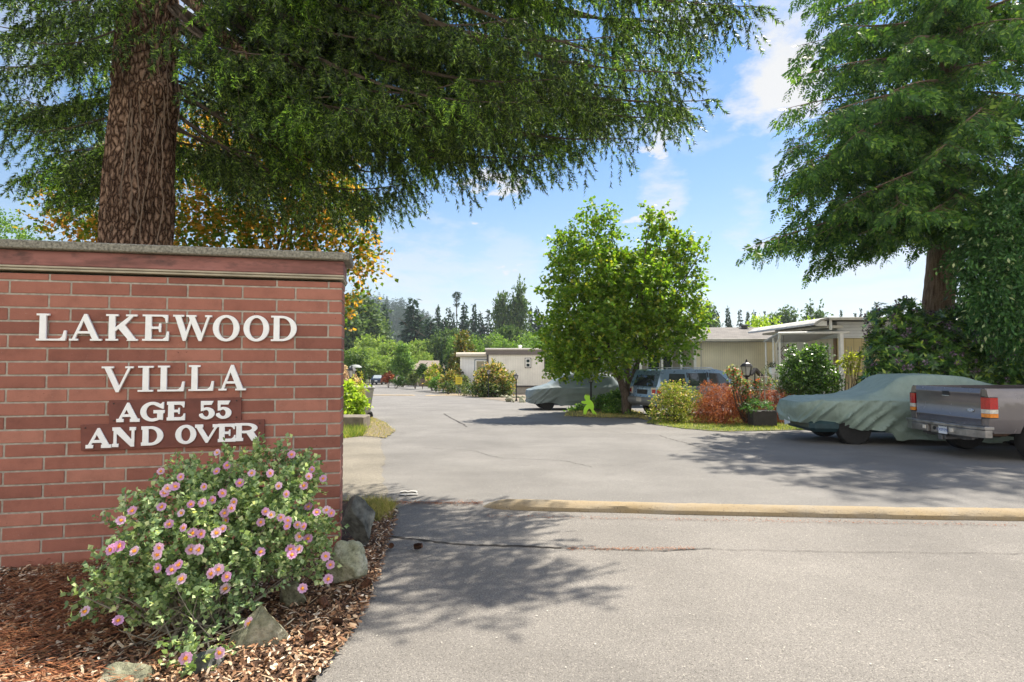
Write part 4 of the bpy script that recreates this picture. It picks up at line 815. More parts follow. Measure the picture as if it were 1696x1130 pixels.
# ================================================================== houses
def siding(name, c, pitch, axis='X', depth=.5, c2=None):
    m = M_(name); sp_ = m.node('ShaderNodeSeparateXYZ'); m.l.new(m.co(), sp_.inputs[0]); w = m.math('FRACT', m.math('DIVIDE', sp_.outputs[{'X': 0, 'Y': 1, 'Z': 2}[axis]], pitch))
    g_ = m.math('LESS_THAN', w, .10); c = Vector(c); base = m.ramp(m.noise(1.2, 5), [(.3, c * .88), (.7, c * 1.08)])
    m.set(Base_Color=m.mix(m.math('MULTIPLY', g_, depth), base, c * .45), Roughness=.75); m.bump(m.math('SUBTRACT', 1.0, g_), .5, .015); return m.m
def shingle(name, c):
    m = M_(name); n_ = m.node('ShaderNodeTexBrick'); mp = m.node('ShaderNodeMapping'); mp.inputs['Rotation'].default_value = (0, 0, 0); m.l.new(m.co(), mp.inputs[0]); m.l.new(mp.outputs[0], n_.inputs['Vector'])
    c = Vector(c); n_.inputs['Color1'].default_value = tuple(c * .8) + (1,); n_.inputs['Color2'].default_value = tuple(c * 1.2) + (1,); n_.inputs['Mortar'].default_value = tuple(c * .5) + (1,); n_.inputs['Scale'].default_value = 1; n_.inputs['Brick Width'].default_value = .3; n_.inputs['Row Height'].default_value = .14; n_.inputs['Mortar Size'].default_value = .012
    m.set(Base_Color=m.mix(1.0, n_.outputs['Color'], m.ramp(m.noise(1.5, 6), [(.3, .8), (.7, 1.15)]), 'MULTIPLY'), Roughness=.95); return m.m
m_yel = siding('yellow_siding', (.90, .84, .64), .10); m_bei = siding('beige_siding', (.74, .72, .65), .13); m_wht = siding('white_siding', (.80, .80, .80), .13); m_wlap = siding('white_lap', (.66, .68, .68), .11, 'Z'); m_olv = siding('olive_siding', (.50, .41, .20), .30)
m_roof = shingle('grey_shingle', (.185, .168, .148)); m_gut = simple('gutter_white', (.58, .55, .47), .5, .1); m_w = simple('white_trim', (.85, .84, .80), .5, .08); m_brn = siding('brown_shade_siding', (.34, .19, .11), .2); m_dk = simple('dark_trim', (.06, .055, .055), .6, .2)
# cream house, front wall facing the road
HX0, HY = 7.1, 27.0; hz0 = gz(HY)
hs = empty('cream_house', (HX0, HY, hz0), 0, 'pale yellow manufactured house with grey shingle roof and white gutter behind the blue car', 'house')
w_h = 3.0; MB().box(1.5, 10.2, 0, 7.5, .0, w_h).build('wall', m_yel, hs)
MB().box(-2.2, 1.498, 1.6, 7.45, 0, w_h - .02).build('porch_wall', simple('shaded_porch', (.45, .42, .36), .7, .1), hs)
mb = MB(); rz_ = 3.93; mb.prism([(-.32, w_h + .02), (-.32, w_h + .14), (3.75, rz_), (7.8, w_h + .14), (7.8, w_h + .02)], -2.5, 10.5, 'x'); rf = mb.build('roof', m_roof, hs)
for x in (1.2, 5.2, 8.6):
    v_ = MB(); v_.m = Matrix.Translation((x, 3.3, rz_ - .07)); v_.lathe([(.16, 0), (.16, .1), (.27, .11), (.25, .17), (.05, .2)], n=12); v_.build('roof_vent', simple('vent_metal', (.10, .10, .09), .5), rf)
mb = MB(); mb.bbox(-2.5, 10.5, -.45, -.325, w_h + .01, w_h + .14, .01); mb.build('gutter', m_gut, hs)
for (a, b) in ((1.44, 1.56), (1.75, 1.83)): MB().bbox(a, b, -.06, -.003, 0, w_h, .01).build('corner_trim' if a < 1.5 else 'downspout', m_w if a < 1.5 else m_gut, hs)
for x in (-2.1, -1.1, -.1, .8): MB().bbox(x, x + .09, -.1, -.01, 0, w_h, .008).build('porch_post', m_w, hs)
for (a, b) in ((-1.9, -.7), (-.4, .9)):
    wo_ = MB().bbox(a, b, 1.55, 1.595, 1.3, 2.5, .01).build('window', m_w, hs)
    MB().box(a + .08, (a + b) / 2 - .03, 1.53, 1.548, 1.38, 2.42).build('pane', m_glassd, wo_); MB().box((a + b) / 2 + .03, b - .08, 1.53, 1.548, 1.38, 2.42).build('pane', m_glassd, wo_)
MB().box(6.0, 9.4, -.05, -.004, .4, w_h - .05).build('wall_shade_panel', m_brn, hs)  # house wall under the canopy, its shade put into the brown colour
dr = MB().bbox(7.72, 8.5, -.09, -.052, .5, 2.6, .01).build('door', m_w, hs); MB().box(7.85, 8.38, -.11, -.092, .7, 2.4).build('door_panel', m_yel, dr)
MB().bbox(-2.2, 10.2, -.02, -.001, 0, .35, .002).build('skirting', m_gut, hs) if False else None
# porch canopy
def hexa(mb, a, b, c, d, th):
    V = [Vector(p) for p in (a, b, c, d)]; dn = Vector((0, 0, -th)); return mb.add([*V, *[p + dn for p in V]], [(0, 1, 2, 3), (7, 6, 5, 4), (0, 4, 5, 1), (1, 5, 6, 2), (2, 6, 7, 3), (3, 7, 4, 0)])
can = empty('porch_canopy', (9.77, 21, gz(21)), 0, 'flat white aluminium porch canopy on thin posts left of the olive annex', 'canopy'); zc = -gz(21)
fl, fr, bl_, br = Vector((0, 0, 2.72 + zc)), Vector((2.45, 0, 2.76 + zc)), Vector((.45, 2.3, 2.48 + zc)), Vector((2.6, 2.3, 2.5 + zc))
hexa(MB(), fl, fr, br, bl_, .05).build('roof_sheet', simple('canopy_white', (.50, .48, .44), .6, .15), can)
MB().tube([fl + Vector((-.03, -.03, -.05)), fr + Vector((.12, -.03, -.05))], .045, 8).build('gutter', m_w, can)
def post(pts, r, par, nm='post', m=m_w): return MB().tube(pts, r, 8).build(nm, m, par, smooth=True)
post([(.05, .05, 0), (.05, .05, 2.62 + zc)], .04, can); post([(.35, 1.2, 0), (.35, 1.2, 2.55 + zc)], .035, can); post([(.5, 2.2, 0), (.5, 2.2, 2.42 + zc)], .035, can)
post([(.02, -.08, 2.68 + zc), (.03, -.05, 2.5 + zc), (-.09, 0, 2.3 + zc), (-.06, 0, 0)], .035, can, 'downspout', m_gut); MB().bbox(2.22, 2.36, -.05, .07, 0, 2.70 + zc, .01).build('post', m_w, can)
pb = empty('planter_box', (9.75, 21.6, gz(21)), 0, 'white planter box with dark green plants on a white stand under the canopy', 'planter')
mb = MB(); mb.bbox(-.05, .45, -.12, .12, 1.45, 1.72, .02); mb.build('box', m_w, pb)
for x in (-.02, .16, .34): MB().bbox(x, x + .08, -.10, -.02, .3, 1.449, .01).build('stand_leg', m_w, pb)
m_dkg = leafm('dark_leaf', [(0, (.015, .04, .015)), (1, (.04, .09, .03))], .2)
off_ = kmesh('plants', twigs(np.random.default_rng(2), [(.2, 0, 1.78, .33, .14, .10)], 150, 5, .12, .06, .03), 4, m_dkg, pb)
ch_ = empty('wind_chime', (10.05, 21.2, gz(21)), 0, 'rusty diamond shaped wind chime hanging from the porch canopy', 'wind chime')
m_rust = simple('rust', (.10, .035, .02), .8, .4, 20); mb = MB(); zc2 = 2.25
for k_, r_c in ((1, .30), (.6, .18)): mb.tube([(0, 0, zc2 - r_c * .9), (r_c * .7, 0, zc2), (0, 0, zc2 + r_c * .9), (-r_c * .7, 0, zc2), (0, 0, zc2 - r_c * .9)], .016, 6)
for x, z_, r_c in ((-.02, 1.78, .05), (-.18, 2.42, .07), (.15, 2.52, .06)): mb.lathe([(.0, z_ + .08), (r_c * .5, z_ + .05), (r_c, z_ - .05), (.01, z_ - .07)], (x, 0, 0), 8)
mb.tube([(0, 0, zc2 + .27), (0, 0, 2.9)], .006, 4); mb.tube([(-.01, 0, zc2 - .27), (-.02, 0, 1.85)], .006, 4); mb.build('frame', m_rust, ch_)
# olive annex with bowed roof
an = empty('annex_house', (12.05, 21.2, gz(21)), 0, 'olive clad annex with white upper siding and low bowed white roof left of the rhododendrons', 'house'); za = -gz(21)
MB().box(0, 6.5, .05, 5, 0, 2.50 + za).build('wall', m_olv, an); MB().box(-.02, 6.52, .0, 5.02, 2.51 + za, 3.12 + za).build('upper_siding', m_wlap, an)
MB().box(-.055, -.003, .2, 4.9, 0, 2.5 + za).build('side_wall', simple('cream_side', (.7, .64, .5), .6, .1), an)
for y in (.35, .85, 1.35): 
    p_ = MB().bbox(-.085, -.058, y, y + .34, .25, 2.3 + za, .008).build('wall_panel', m_w, an); MB().box(-.09, -.086, y + .08, y + .24, .5, 2.1 + za).build('inset', simple('inset_beige', (.40, .36, .28), .6), p_)
MB().bbox(-.075, -.057, .02, .19, 0, 2.5 + za, .006).build('corner_board', simple('tan_board', (.24, .16, .10), .6), an)
mb = MB(); mb.prism([(-1.15, 2.96 + za), (-1.12, 3.03 + za), (-.9, 3.17 + za), (-.6, 3.24 + za), (6.9, 3.27 + za), (6.9, 3.20 + za), (-.6, 3.17 + za), (-.85, 3.10 + za), (-1.05, 2.96 + za)], -.5, 5.3); mb.build('roof', simple('pale_roof', (.46, .44, .40), .6, .25), an)
MB().bbox(-1.02, -.62, -.44, -.40, 2.93 + za, 3.12 + za, .005).build('fascia_end', m_w, an); MB().bbox(-.6, 6.9, -.58, -.503, 3.13 + za, 3.235 + za, .01).build('gutter', m_gut, an); post([(-.5, -.45, 2.78 + za), (-.5, -.45, 3.14 + za)], .05, an, 'gutter_outlet')
MB().box(-.6, -.03, -.4, 5, 2.86 + za, 2.95 + za).build('soffit', m_gut, an)
# beige single wide
sg = empty('mobile_home', (-1.95, 44, gz(44)), R(0), 'long beige single wide mobile home with ribbed brown fascia and flat white roof', 'mobile home')
MB().box(.02, 5.6, 0, 4.2, .62, 3.02).build('wall', m_bei, sg); MB().box(.06, 5.55, .05, 4.15, 0, .60).build('skirting', simple('skirt_pale', (.34, .31, .26), .8, .15), sg); MB().box(.0, 5.62, -.03, -.002, .56, .66).build('base_trim', m_dk, sg)
fs_ = siding('ribbed_fascia', (.15, .13, .12), .16, 'X', -1.2); MB().box(-.05, 5.65, -.12, -.032, 3.02, 3.35).build('fascia', fs_, sg); MB().bbox(-.12, 5.7, -.18, 4.4, 3.36, 3.52, .04).build('roof', simple('roof_offwhite', (.56, .53, .47), .6, .1), sg)
MB().box(.0, .16, -.031, -.001, .66, 3.02).build('corner_board', m_dk, sg)
mb = MB(); mb.m = Matrix.Translation((2.6, 2, 3.52)); mb.lathe([(.12, 0), (.12, .2), (.2, .22), (.05, .3)], n=10); mb.build('roof_vent', m_w, sg)
wo_ = MB().bbox(2.93, 3.42, -.05, -.002, 2.0, 2.78, .01).build('window', m_dk, sg); MB().box(2.98, 3.37, -.06, -.051, 2.05, 2.73).build('frame', m_w, wo_)
for z_ in (2.10, 2.42): MB().box(3.05, 3.30, -.07, -.061, z_, z_ + .24).build('pane', m_glassd, wo_)
wo_ = MB().bbox(4.42, 5.6, -.05, -.002, 1.72, 2.85, .01).build('window', m_dk, sg); MB().box(4.50, 5.5, -.06, -.051, 1.80, 2.80).build('pane', glass('reflecting_glass', (.05, .06, .03)), wo_)
MB().bbox(5.05, 5.75, -.30, -.13, 2.62, 2.80, .03).build('gutter', m_w, sg); post([(5.12, -.2, 2.6), (5.2, -.2, 2.35), (5.45, -.2, 2.25), (5.45, -.2, .1)], .07, sg, 'downspout'); MB().bbox(5.66, 5.8, -.2, -.1, 0, 2.7, .01).build('post', m_w, sg)
cp = empty('carport', (4.0, 45, gz(44)), 0, 'added shade-dark open carport beside the beige mobile home, behind the broadleaf tree', 'carport')
MB().box(0, 7.5, 0, 5, 2.75, 2.9).build('roof', m_gut, cp); MB().box(.1, 7.4, 4.4, 4.5, 0, 2.74).build('back_wall', simple('shade_dark_wall', (.05, .045, .04), .8), cp)  # added carport stands for a shaded gap; shade is in the dark wall colour
for x in (.1, 3.6, 7.2): MB().bbox(x, x + .1, .05, .15, 0, 2.745, .01).build('post', m_w, cp)
wa_ = empty('home_addition', (-4.25, 47.4, gz(47)), 0, 'white sided lean to with rounded cream roof edge at the mobile home left end', 'house')
MB().box(0, 3.2, 0, 4, 0, 2.95).build('wall', m_wht, wa_); MB().box(-.03, .12, -.03, -.002, 0, 2.95).build('corner_board', m_w, wa_)
mb = MB(); mb.prism([(-.25, 2.96), (-.32, 3.05), (-.25, 3.22), (-.05, 3.32), (4.2, 3.4), (4.3, 2.96)], -.35, 3.2, 'x'); mb.build('roof', simple('cream_metal', (.55, .49, .38), .5, .1), wa_)
wo_ = MB().bbox(1.15, 2.7, -.05, -.003, 1.45, 2.75, .02).build('window', simple('blue_grey_frame', (.10, .15, .2), .5), wa_); MB().box(1.22, 2.62, -.06, -.051, 1.52, 2.68).build('frame', m_w, wo_); MB().box(1.32, 1.95, -.07, -.061, 1.6, 2.6).build('pane', simple('blind', (.32, .29, .2), .5), wo_); MB().box(2.05, 2.55, -.07, -.061, 1.6, 2.6).build('pane', simple('blind_grey', (.4, .38, .33), .5), wo_)
# far houses
def fhouse(name, u0, u1, vroof, veave, Y, roofc, wallc, label, dep=7):
    a = P(u0, veave, Y); b = P(u1, veave, Y); r_z = P(u0, vroof, Y).z; g0 = gz(Y); h = empty(name, (a.x, Y, g0), 0, label, 'house'); Wd = b.x - a.x
    MB().box(.3, Wd - .3, 0, dep, 0, a.z - g0).build('wall', simple('wall_paint', wallc, .7), h)
    mb = MB(); mb.prism([(-.5, a.z - g0), (dep / 2, r_z - g0), (dep + .5, a.z - g0)], -.2, Wd + .2, 'x'); mb.build('roof', simple('far_roof', roofc, .9, .2, 2), h)
    for k in range(2): x = Wd * (.25 + .45 * k); MB().box(x, x + 1.1, -.05, -.01, 1.0, 1.9).build('window', m_glassd, h)
fhouse('brown_roof_house', 690, 724, 597, 611, 75, (.20, .165, .13), (.15, .11, .08), 'low far house with broad brown shingle roof and deep eaves')
fhouse('brown_roof_house', 660, 694, 602, 612, 82, (.21, .18, .12), (.12, .10, .07), 'low far house with tan roof half hidden by the neighbouring brown roof')
fhouse('grey_roof_house', 627, 653, 608.5, 615, 118, (.28, .25, .22), (.22, .19, .16), 'low grey roofed house at the far bend of the road')
nh = empty('neighbour_house', (20.5, 28, gz(28)), 0, 'pale house with grey gable roof glimpsed above the rhododendrons at the right', 'house')
MB().box(0, 8, 0, 6, 0, 3.4).build('wall', simple('cream_paint', (.5, .45, .36), .7), nh); mb = MB(); mb.prism([(-.6, 3.3), (4, 4.6), (8.6, 3.3), (8.6, 3.42), (4, 4.74), (-.6, 3.42)], -.5, 6.5); mb.build('roof', m_roof, nh)
# ================================================================== lamps, signs, garden things
m_iron = simple('black_iron', (.015, .015, .016), .5, .2, 20); m_lg = simple('lamp_glass', (.42, .42, .4), .15, .1, 20, coat=.5)
def lamp(loc, H, label, r=.035, head=.12, group='garden lamp posts'):
    o = empty('lamp_post', loc, 0, label, 'lamp post', group)
    MB().lathe([(r * 2.4, 0), (r * 2.2, .06), (r * 1.3, .12), (r, .18), (r * .9, H - head * 3.2), (r * 1.6, H - head * 3.1)], n=10).build('pole', m_iron, o, smooth=True)
    z = H - head * 3.1; hd = MB(); hd.lathe([(head * .5, z), (head * .62, z + .02), (head * .5, z + .04)], n=6); hd.lathe([(head * 1.15, z + head * 1.75), (head * .75, z + head * 2.25), (head * .25, z + head * 2.5), (head * .1, z + head * 2.9), (0.002, z + head * 3.1)], n=6)
    for k in range(6):
        a = k * math.pi / 3; hd.tube([(head * .6 * math.cos(a), head * .6 * math.sin(a), z + .03), (head * .95 * math.cos(a), head * .95 * math.sin(a), z + head * 1.76)], .008, 4)
    hdo = hd.build('lantern', m_iron, o); gl_ = MB(); gl_.lathe([(head * .52, z + .041), (head * .84, z + head * 1.745)], n=6); gl_.build('glass', m_lg, hdo); return o
lamp(G(855, 665), 1.58, 'black lantern post standing alone before the ribbed beige wall, among rough stones')
lamp(G(809, 659), 1.85, 'black lantern post against the big orange green rhododendron ball')
lamp(G(766, 651), 1.80, 'black lantern post right behind the yellow square sign')
lamp(G(754, 649), 1.95, 'thin black lantern post among shrubs left of the yellow square sign')
lamp(G(979, 681), 1.5, 'black lantern post in front of the covered hatchback', .04)
lamp(G(1238, 703), 1.92, 'large black lantern post rising over red maples and roses', .045, .17)
ll = lamp(G(582, 683), 1.85, 'black lantern post with side arms at the left, beyond the brick wall', .075, .17)
MB().tube([(-.02, 0, 1.15), (.35, 0, 1.15)], .02, 6).build('side_arm', m_iron, ll)
um = empty('patio_umbrella', G(588, 668), 0, 'small pale grey dome shaped patio umbrella behind the left lantern', 'umbrella'); mb = MB(); mb.lathe([(.34, 1.84), (.3, 1.9), (.18, 1.97), (.03, 1.99)], n=12); mb.build('canopy', simple('umbrella_cloth', (.28, .3, .28), .7), um, smooth=True); post([(0, 0, 0), (0, 0, 1.86)], .02, um, 'pole', m_iron)
sgn = empty('yellow_sign', G(760, 655.5), 0, 'square yellow road sign with worn black lines on a thin post', 'sign')
m_ys = simple('sign_yellow', (.62, .50, .03), .5, .06); post([(0, 0, 0), (0, 0, 1.35)], .025, sgn, 'post', m_iron); pn = MB().bbox(-.24, .24, -.045, -.028, .80, 1.33, .004).build('panel', m_ys, sgn)
for z_, w_ in ((1.22, .17), (1.12, .13), (1.02, .16), (.92, .1)): MB().box(-w_, w_, -.05, -.0455, z_, z_ + .03).build('sign_line', simple('faded_black', (.18, .14, .03), .6), pn)
# running child figure cut from flat green plastic
kid = empty('running_child_figure', G(977, 688), 0, 'flat lime green cut out of a running child standing by the covered hatchback', 'warning figure')
def kp(x, y): return ((x - 1000) / 8.48 * .0236, (775 - y) / 8.48 * .0236)
body = [kp(*p) for p in [(915, 775), (918, 720), (925, 680), (950, 645), (962, 632), (925, 630), (893, 618), (888, 603), (898, 590), (935, 590), (952, 584), (938, 570), (928, 548), (932, 522), (950, 505), (975, 503), (996, 515), (1003, 540), (998, 566), (1022, 590), (1040, 612), (1050, 640), (1053, 668), (1048, 700), (1068, 730), (1094, 758), (1088, 772), (1052, 774), (1030, 742), (1010, 700), (990, 690), (965, 720), (952, 775)]]
mb = MB(); mb.prism(body, -.02, .02); bd = mb.build('body', simple('lime_plastic', (.5, .95, .05), .45, .05), kid, bevel=.006)
MB().prism([kp(*p) for p in [(940, 508), (960, 499), (985, 503), (1000, 520), (985, 520), (955, 516)]], -.026, .026).build('cap', simple('lime_dark', (.25, .35, .06), .5), bd)
# bin, planters, trellis
bn = empty('wheelie_bin', G(604, 692), R(15), 'light grey wheeled rubbish bin beside the left planter', 'bin'); m_bin = simple('bin_grey', (.30, .29, .27), .6, .1)
mb = MB(); mb.add([(-.2, -.24, .08), (.16, -.24, .08), (.16, .24, .08), (-.2, .24, .08), (-.26, -.29, .98), (.29, -.29, .98), (.29, .29, .98), (-.26, .29, .98)], [(0, 3, 2, 1), (4, 5, 6, 7), (0, 1, 5, 4), (1, 2, 6, 5), (2, 3, 7, 6), (3, 0, 4, 7)]); mb.build('body', m_bin, bn, bevel=.02); MB().bbox(-.30, .33, -.32, .32, .985, 1.05, .02).build('lid', m_bin, bn)
for s_ in (-1, 1): wheel(bn, .17, s_ * .25, .10, .05, False)
pl1 = empty('raised_planter', G(583, 712), 0, 'weathered wooden raised planter overflowing with yellow green leaves at the left', 'planter'); MB().bbox(-1.2, .36, -.25, .5, 0, .36, .02).build('box', simple('grey_wood', (.17, .145, .11), .85, .3, 6), pl1)
pc = G(1262, 707); pl2 = empty('trough_planter', pc, 0, 'dark brown trough planter with green plants below the roses and lantern', 'planter'); MB().bbox(-.32, .34, -.2, .2, 0, .46, .02).build('box', simple('brown_plastic', (.045, .038, .036), .6, .2), pl2)
kmesh('plants', twigs(np.random.default_rng(4), [(-.15, 0, .55, .42, .3, .14)], 120, 6, .12, .07, .03), 4, leafm('trough_leaf', [(0, (.03, .08, .02)), (1, (.10, .22, .06))], .3), pl2)
tr = empty('garden_trellis', G(1258, 705), 0, 'small weathered wooden fan trellis leaning behind the trough planter', 'trellis'); mb = MB()
for (a, b) in (((-.55, .62), (-.02, .1)), ((.05, .6), (.1, 1.5)), ((.22, .55), (.2, 1.45)), ((-.35, 1.1), (.12, .5))): mb.tube([(a[0], .1, a[1]), (b[0], .1, b[1])], .018, 5)
for z_, w_ in ((1.02, .5), (.66, .2)): mb.tube([(-w_, .08, z_), (.32, .08, z_)], .018, 5)
mb.tube([(-.02, .08, 1.38), (.33, .08, 1.38)], .014, 5); mb.build('slats', simple('grey_slat', (.34, .29, .24), .85, .2), tr)
st = empty('bamboo_stakes', (P(1412, 640, 18).x, 18, gz(18)), 0, 'fan of pale bamboo stakes against the olive annex wall', 'garden stakes'); mb = MB()
for (a, b) in ((0, -.05), (.12, .05), (.2, .32), (.28, .55), (.34, .8)): mb.tube([(a - .1, 0, .3), (b, .1, 2.35)], .014, 5)
mb.tube([(-.05, .02, 1.4), (.5, .02, 1.25)], .01, 4); mb.build('stake', simple('bamboo', (.42, .36, .26), .7, .15), st)
bh = empty('bird_feeder', G(1266, 706), 0, 'small dark gabled bird house roof among the garden shrubs', 'bird house'); mb = MB(); mb.prism([(-.10, 1.45), (.05, 1.64), (.27, 1.40), (.24, 1.36), (.05, 1.56), (-.08, 1.41)], .55, .8); mb.build('roof', m_dk, bh); post([(0.05, .7, 0), (.05, .7, 1.56)], .02, bh, 'pole', m_iron)
# edging stones by the mobile home
g2 = random.Random(4)
for i, (u, v, s_, m__, lab) in enumerate([(842, 666, .62, m_rockm, 'brown angular stone left of the lone lantern post'), (850, 667, .42, m_rockm, 'small brown stone touching the base of the lone lantern post'), (864, 667, .7, m_rockl, 'flat brown stone just right of the lone lantern post'), (876, 666, .8, m_rockm, 'peaked brown stone nearest the nose of the covered hatchback')]): rock('edging_stone', G(u, v, .12), (s_ * .9, s_ * .7, s_ * .62), 50 + i, m__, lab, 'edging stones', i, 12, 'stone')
for i in range(22):
    t = i / 21; u = 768 + 112 * t; v = 651.5 + 6 * math.sin(t * 2.2) + 3.2 * t + g2.uniform(-.4, .4)
    rock('edging_stone', G(u, v, .07), (g2.uniform(.3, .55), .35, g2.uniform(.18, .34)), 70 + i, g2.choice([m_rockm, m_rockl]), f'small pale stone, {ORD[i]} from the left in the row edging the garden bed', 'row of edging stones', i, 10, 'stone')
m_rg = m_grav
sheet('garden_bed', [(p.x, p.y) for p in (G(735, 650.5), G(778, 656), G(802, 661), G(838, 665), G(884, 666.5), G(905, 661), G(890, 652), G(800, 646))], .02, m_rg, 2, .06, .4)
sheet('gravel_yard', [(-4.5, 40), (9, 38.5), (9, 46), (-6, 46)], .014, m_rg, 2, .06, .6)
# ================================================================== bark and trunks
def barkm(name, stops, sc=(4.0, 4.0, .9), b=1.0):
    m = M_(name); n1 = m.noise(3, 8, .65, stretch=sc); n2 = m.noise(30, 4, .6)
    m.set(Base_Color=m.mix(1.0, m.ramp(n1, stops), m.ramp(n2, [(.3, .8), (.7, 1.2)]), 'MULTIPLY'), Roughness=.95); m.b.inputs['Specular IOR Level'].default_value = .15; m.bump(m.math('ADD', n1, m.math('MULTIPLY', n2, .3)), b, .04); return m.m
m_bark = M_('spruce_bark'); wv_ = m_bark.noise(2.6, 4, .6, color=True); mpx = m_bark.node('ShaderNodeMix', data_type='RGBA'); mpx.inputs[0].default_value = .13; m_bark.l.new(m_bark.co(), mpx.inputs[6]); m_bark.l.new(wv_, mpx.inputs[7])
mp_ = m_bark.node('ShaderNodeMapping'); mp_.inputs['Scale'].default_value = (1, 1, .36); m_bark.l.new(mpx.outputs[2], mp_.inputs[0]); vo_ = m_bark.node('ShaderNodeTexVoronoi', feature='DISTANCE_TO_EDGE'); vo_.inputs['Scale'].default_value = 23; m_bark.l.new(mp_.outputs[0], vo_.inputs['Vector'])
ed_ = vo_.outputs['Distance']; fn_ = m_bark.noise(45, 5, .7); c_ = m_bark.ramp(ed_, [(0, (.035, .018, .012)), (.10, (.17, .10, .065)), (.30, (.30, .195, .135)), (.6, (.36, .26, .19))])
c_ = m_bark.mix(1.0, c_, m_bark.ramp(fn_, [(.3, .65), (.7, 1.25)]), 'MULTIPLY'); c_ = m_bark.mix(1.0, c_, m_bark.ramp(m_bark.noise(1.6, 3), [(.35, .75), (.65, 1.2)]), 'MULTIPLY')
m_bark.set(Base_Color=c_, Roughness=.95); m_bark.b.inputs['Specular IOR Level'].default_value = .15; m_bark.bump(m_bark.math('ADD', m_bark.math('MINIMUM', ed_, .22), m_bark.math('MULTIPLY', fn_, .09)), 1.0, .12); m_bark = m_bark.m
m_bark2 = barkm('cedar_bark', [(.3, (.08, .05, .035)), (.5, (.24, .155, .11)), (.75, (.40, .29, .22))], (6, 6, .5))
m_bark3 = barkm('smooth_bark', [(.3, (.05, .04, .03)), (.6, (.13, .10, .075)), (.8, (.2, .17, .13))], (5, 5, 2), .5)
def trunk_mesh(name, path, radf, mat, par, nseg=120, nring=260, amp=.03, fx=5.0, burls=(), seed=0):
    path = [Vector(p) for p in path]; V = np.zeros((nring, nseg, 3)); 
    for i in range(nring):
        t = i / (nring - 1) * (len(path) - 1); k = min(int(t), len(path) - 2); c = path[k].lerp(path[k + 1], t - k); r = radf(c.z)
        for j in range(nseg):
            a = 2 * math.pi * j / nseg; ca, sa = math.cos(a), math.sin(a)
            q = Vector((ca * fx, sa * fx, c.z * fx * .28 + seed)); wv = noise.noise(Vector((ca * 2, sa * 2, c.z * 1.1 + seed)))
            n1 = noise.noise(q + Vector((wv * 1.2, wv, 0))); n2 = noise.noise(Vector((ca * fx * 2.4 + wv * 2, sa * fx * 2.4, c.z * fx * .9)))
            d = amp * (min(abs(n1) * 3.2, 1) ** .6 * 1.3 - .8) + amp * .55 * (min(abs(n2) * 3, 1) ** .7 - .5) + r * .06 * noise.noise(Vector((ca, sa, c.z * .6 + seed)))
            for (bz, ba, bs, bh) in burls:
                da = (a - ba + math.pi) % (2 * math.pi) - math.pi; d += bh * math.exp(-((c.z - bz) / bs) ** 2 - (da * r / bs) ** 2)
            V[i, j] = (c.x + (r + d) * ca, c.y + (r + d) * sa, c.z)
    idx = np.arange(nring * nseg).reshape(nring, nseg); a_ = idx[:-1, :]; b_ = np.roll(idx, -1, 1)[:-1, :]; c_ = np.roll(idx, -1, 1)[1:, :]; d_ = idx[1:, :]
    mb = MB(); me = bpy.data.meshes.new(name); me.from_pydata(V.reshape(-1, 3).tolist(), [], np.stack([a_, b_, c_, d_], -1).reshape(-1, 4).tolist()); me.materials.append(mat)
    for p in me.polygons: p.use_smooth = True
    return link(name, me, par)
def bez(a, c, b, t): return a * (1 - t) ** 2 + c * 2 * t * (1 - t) + b * t * t
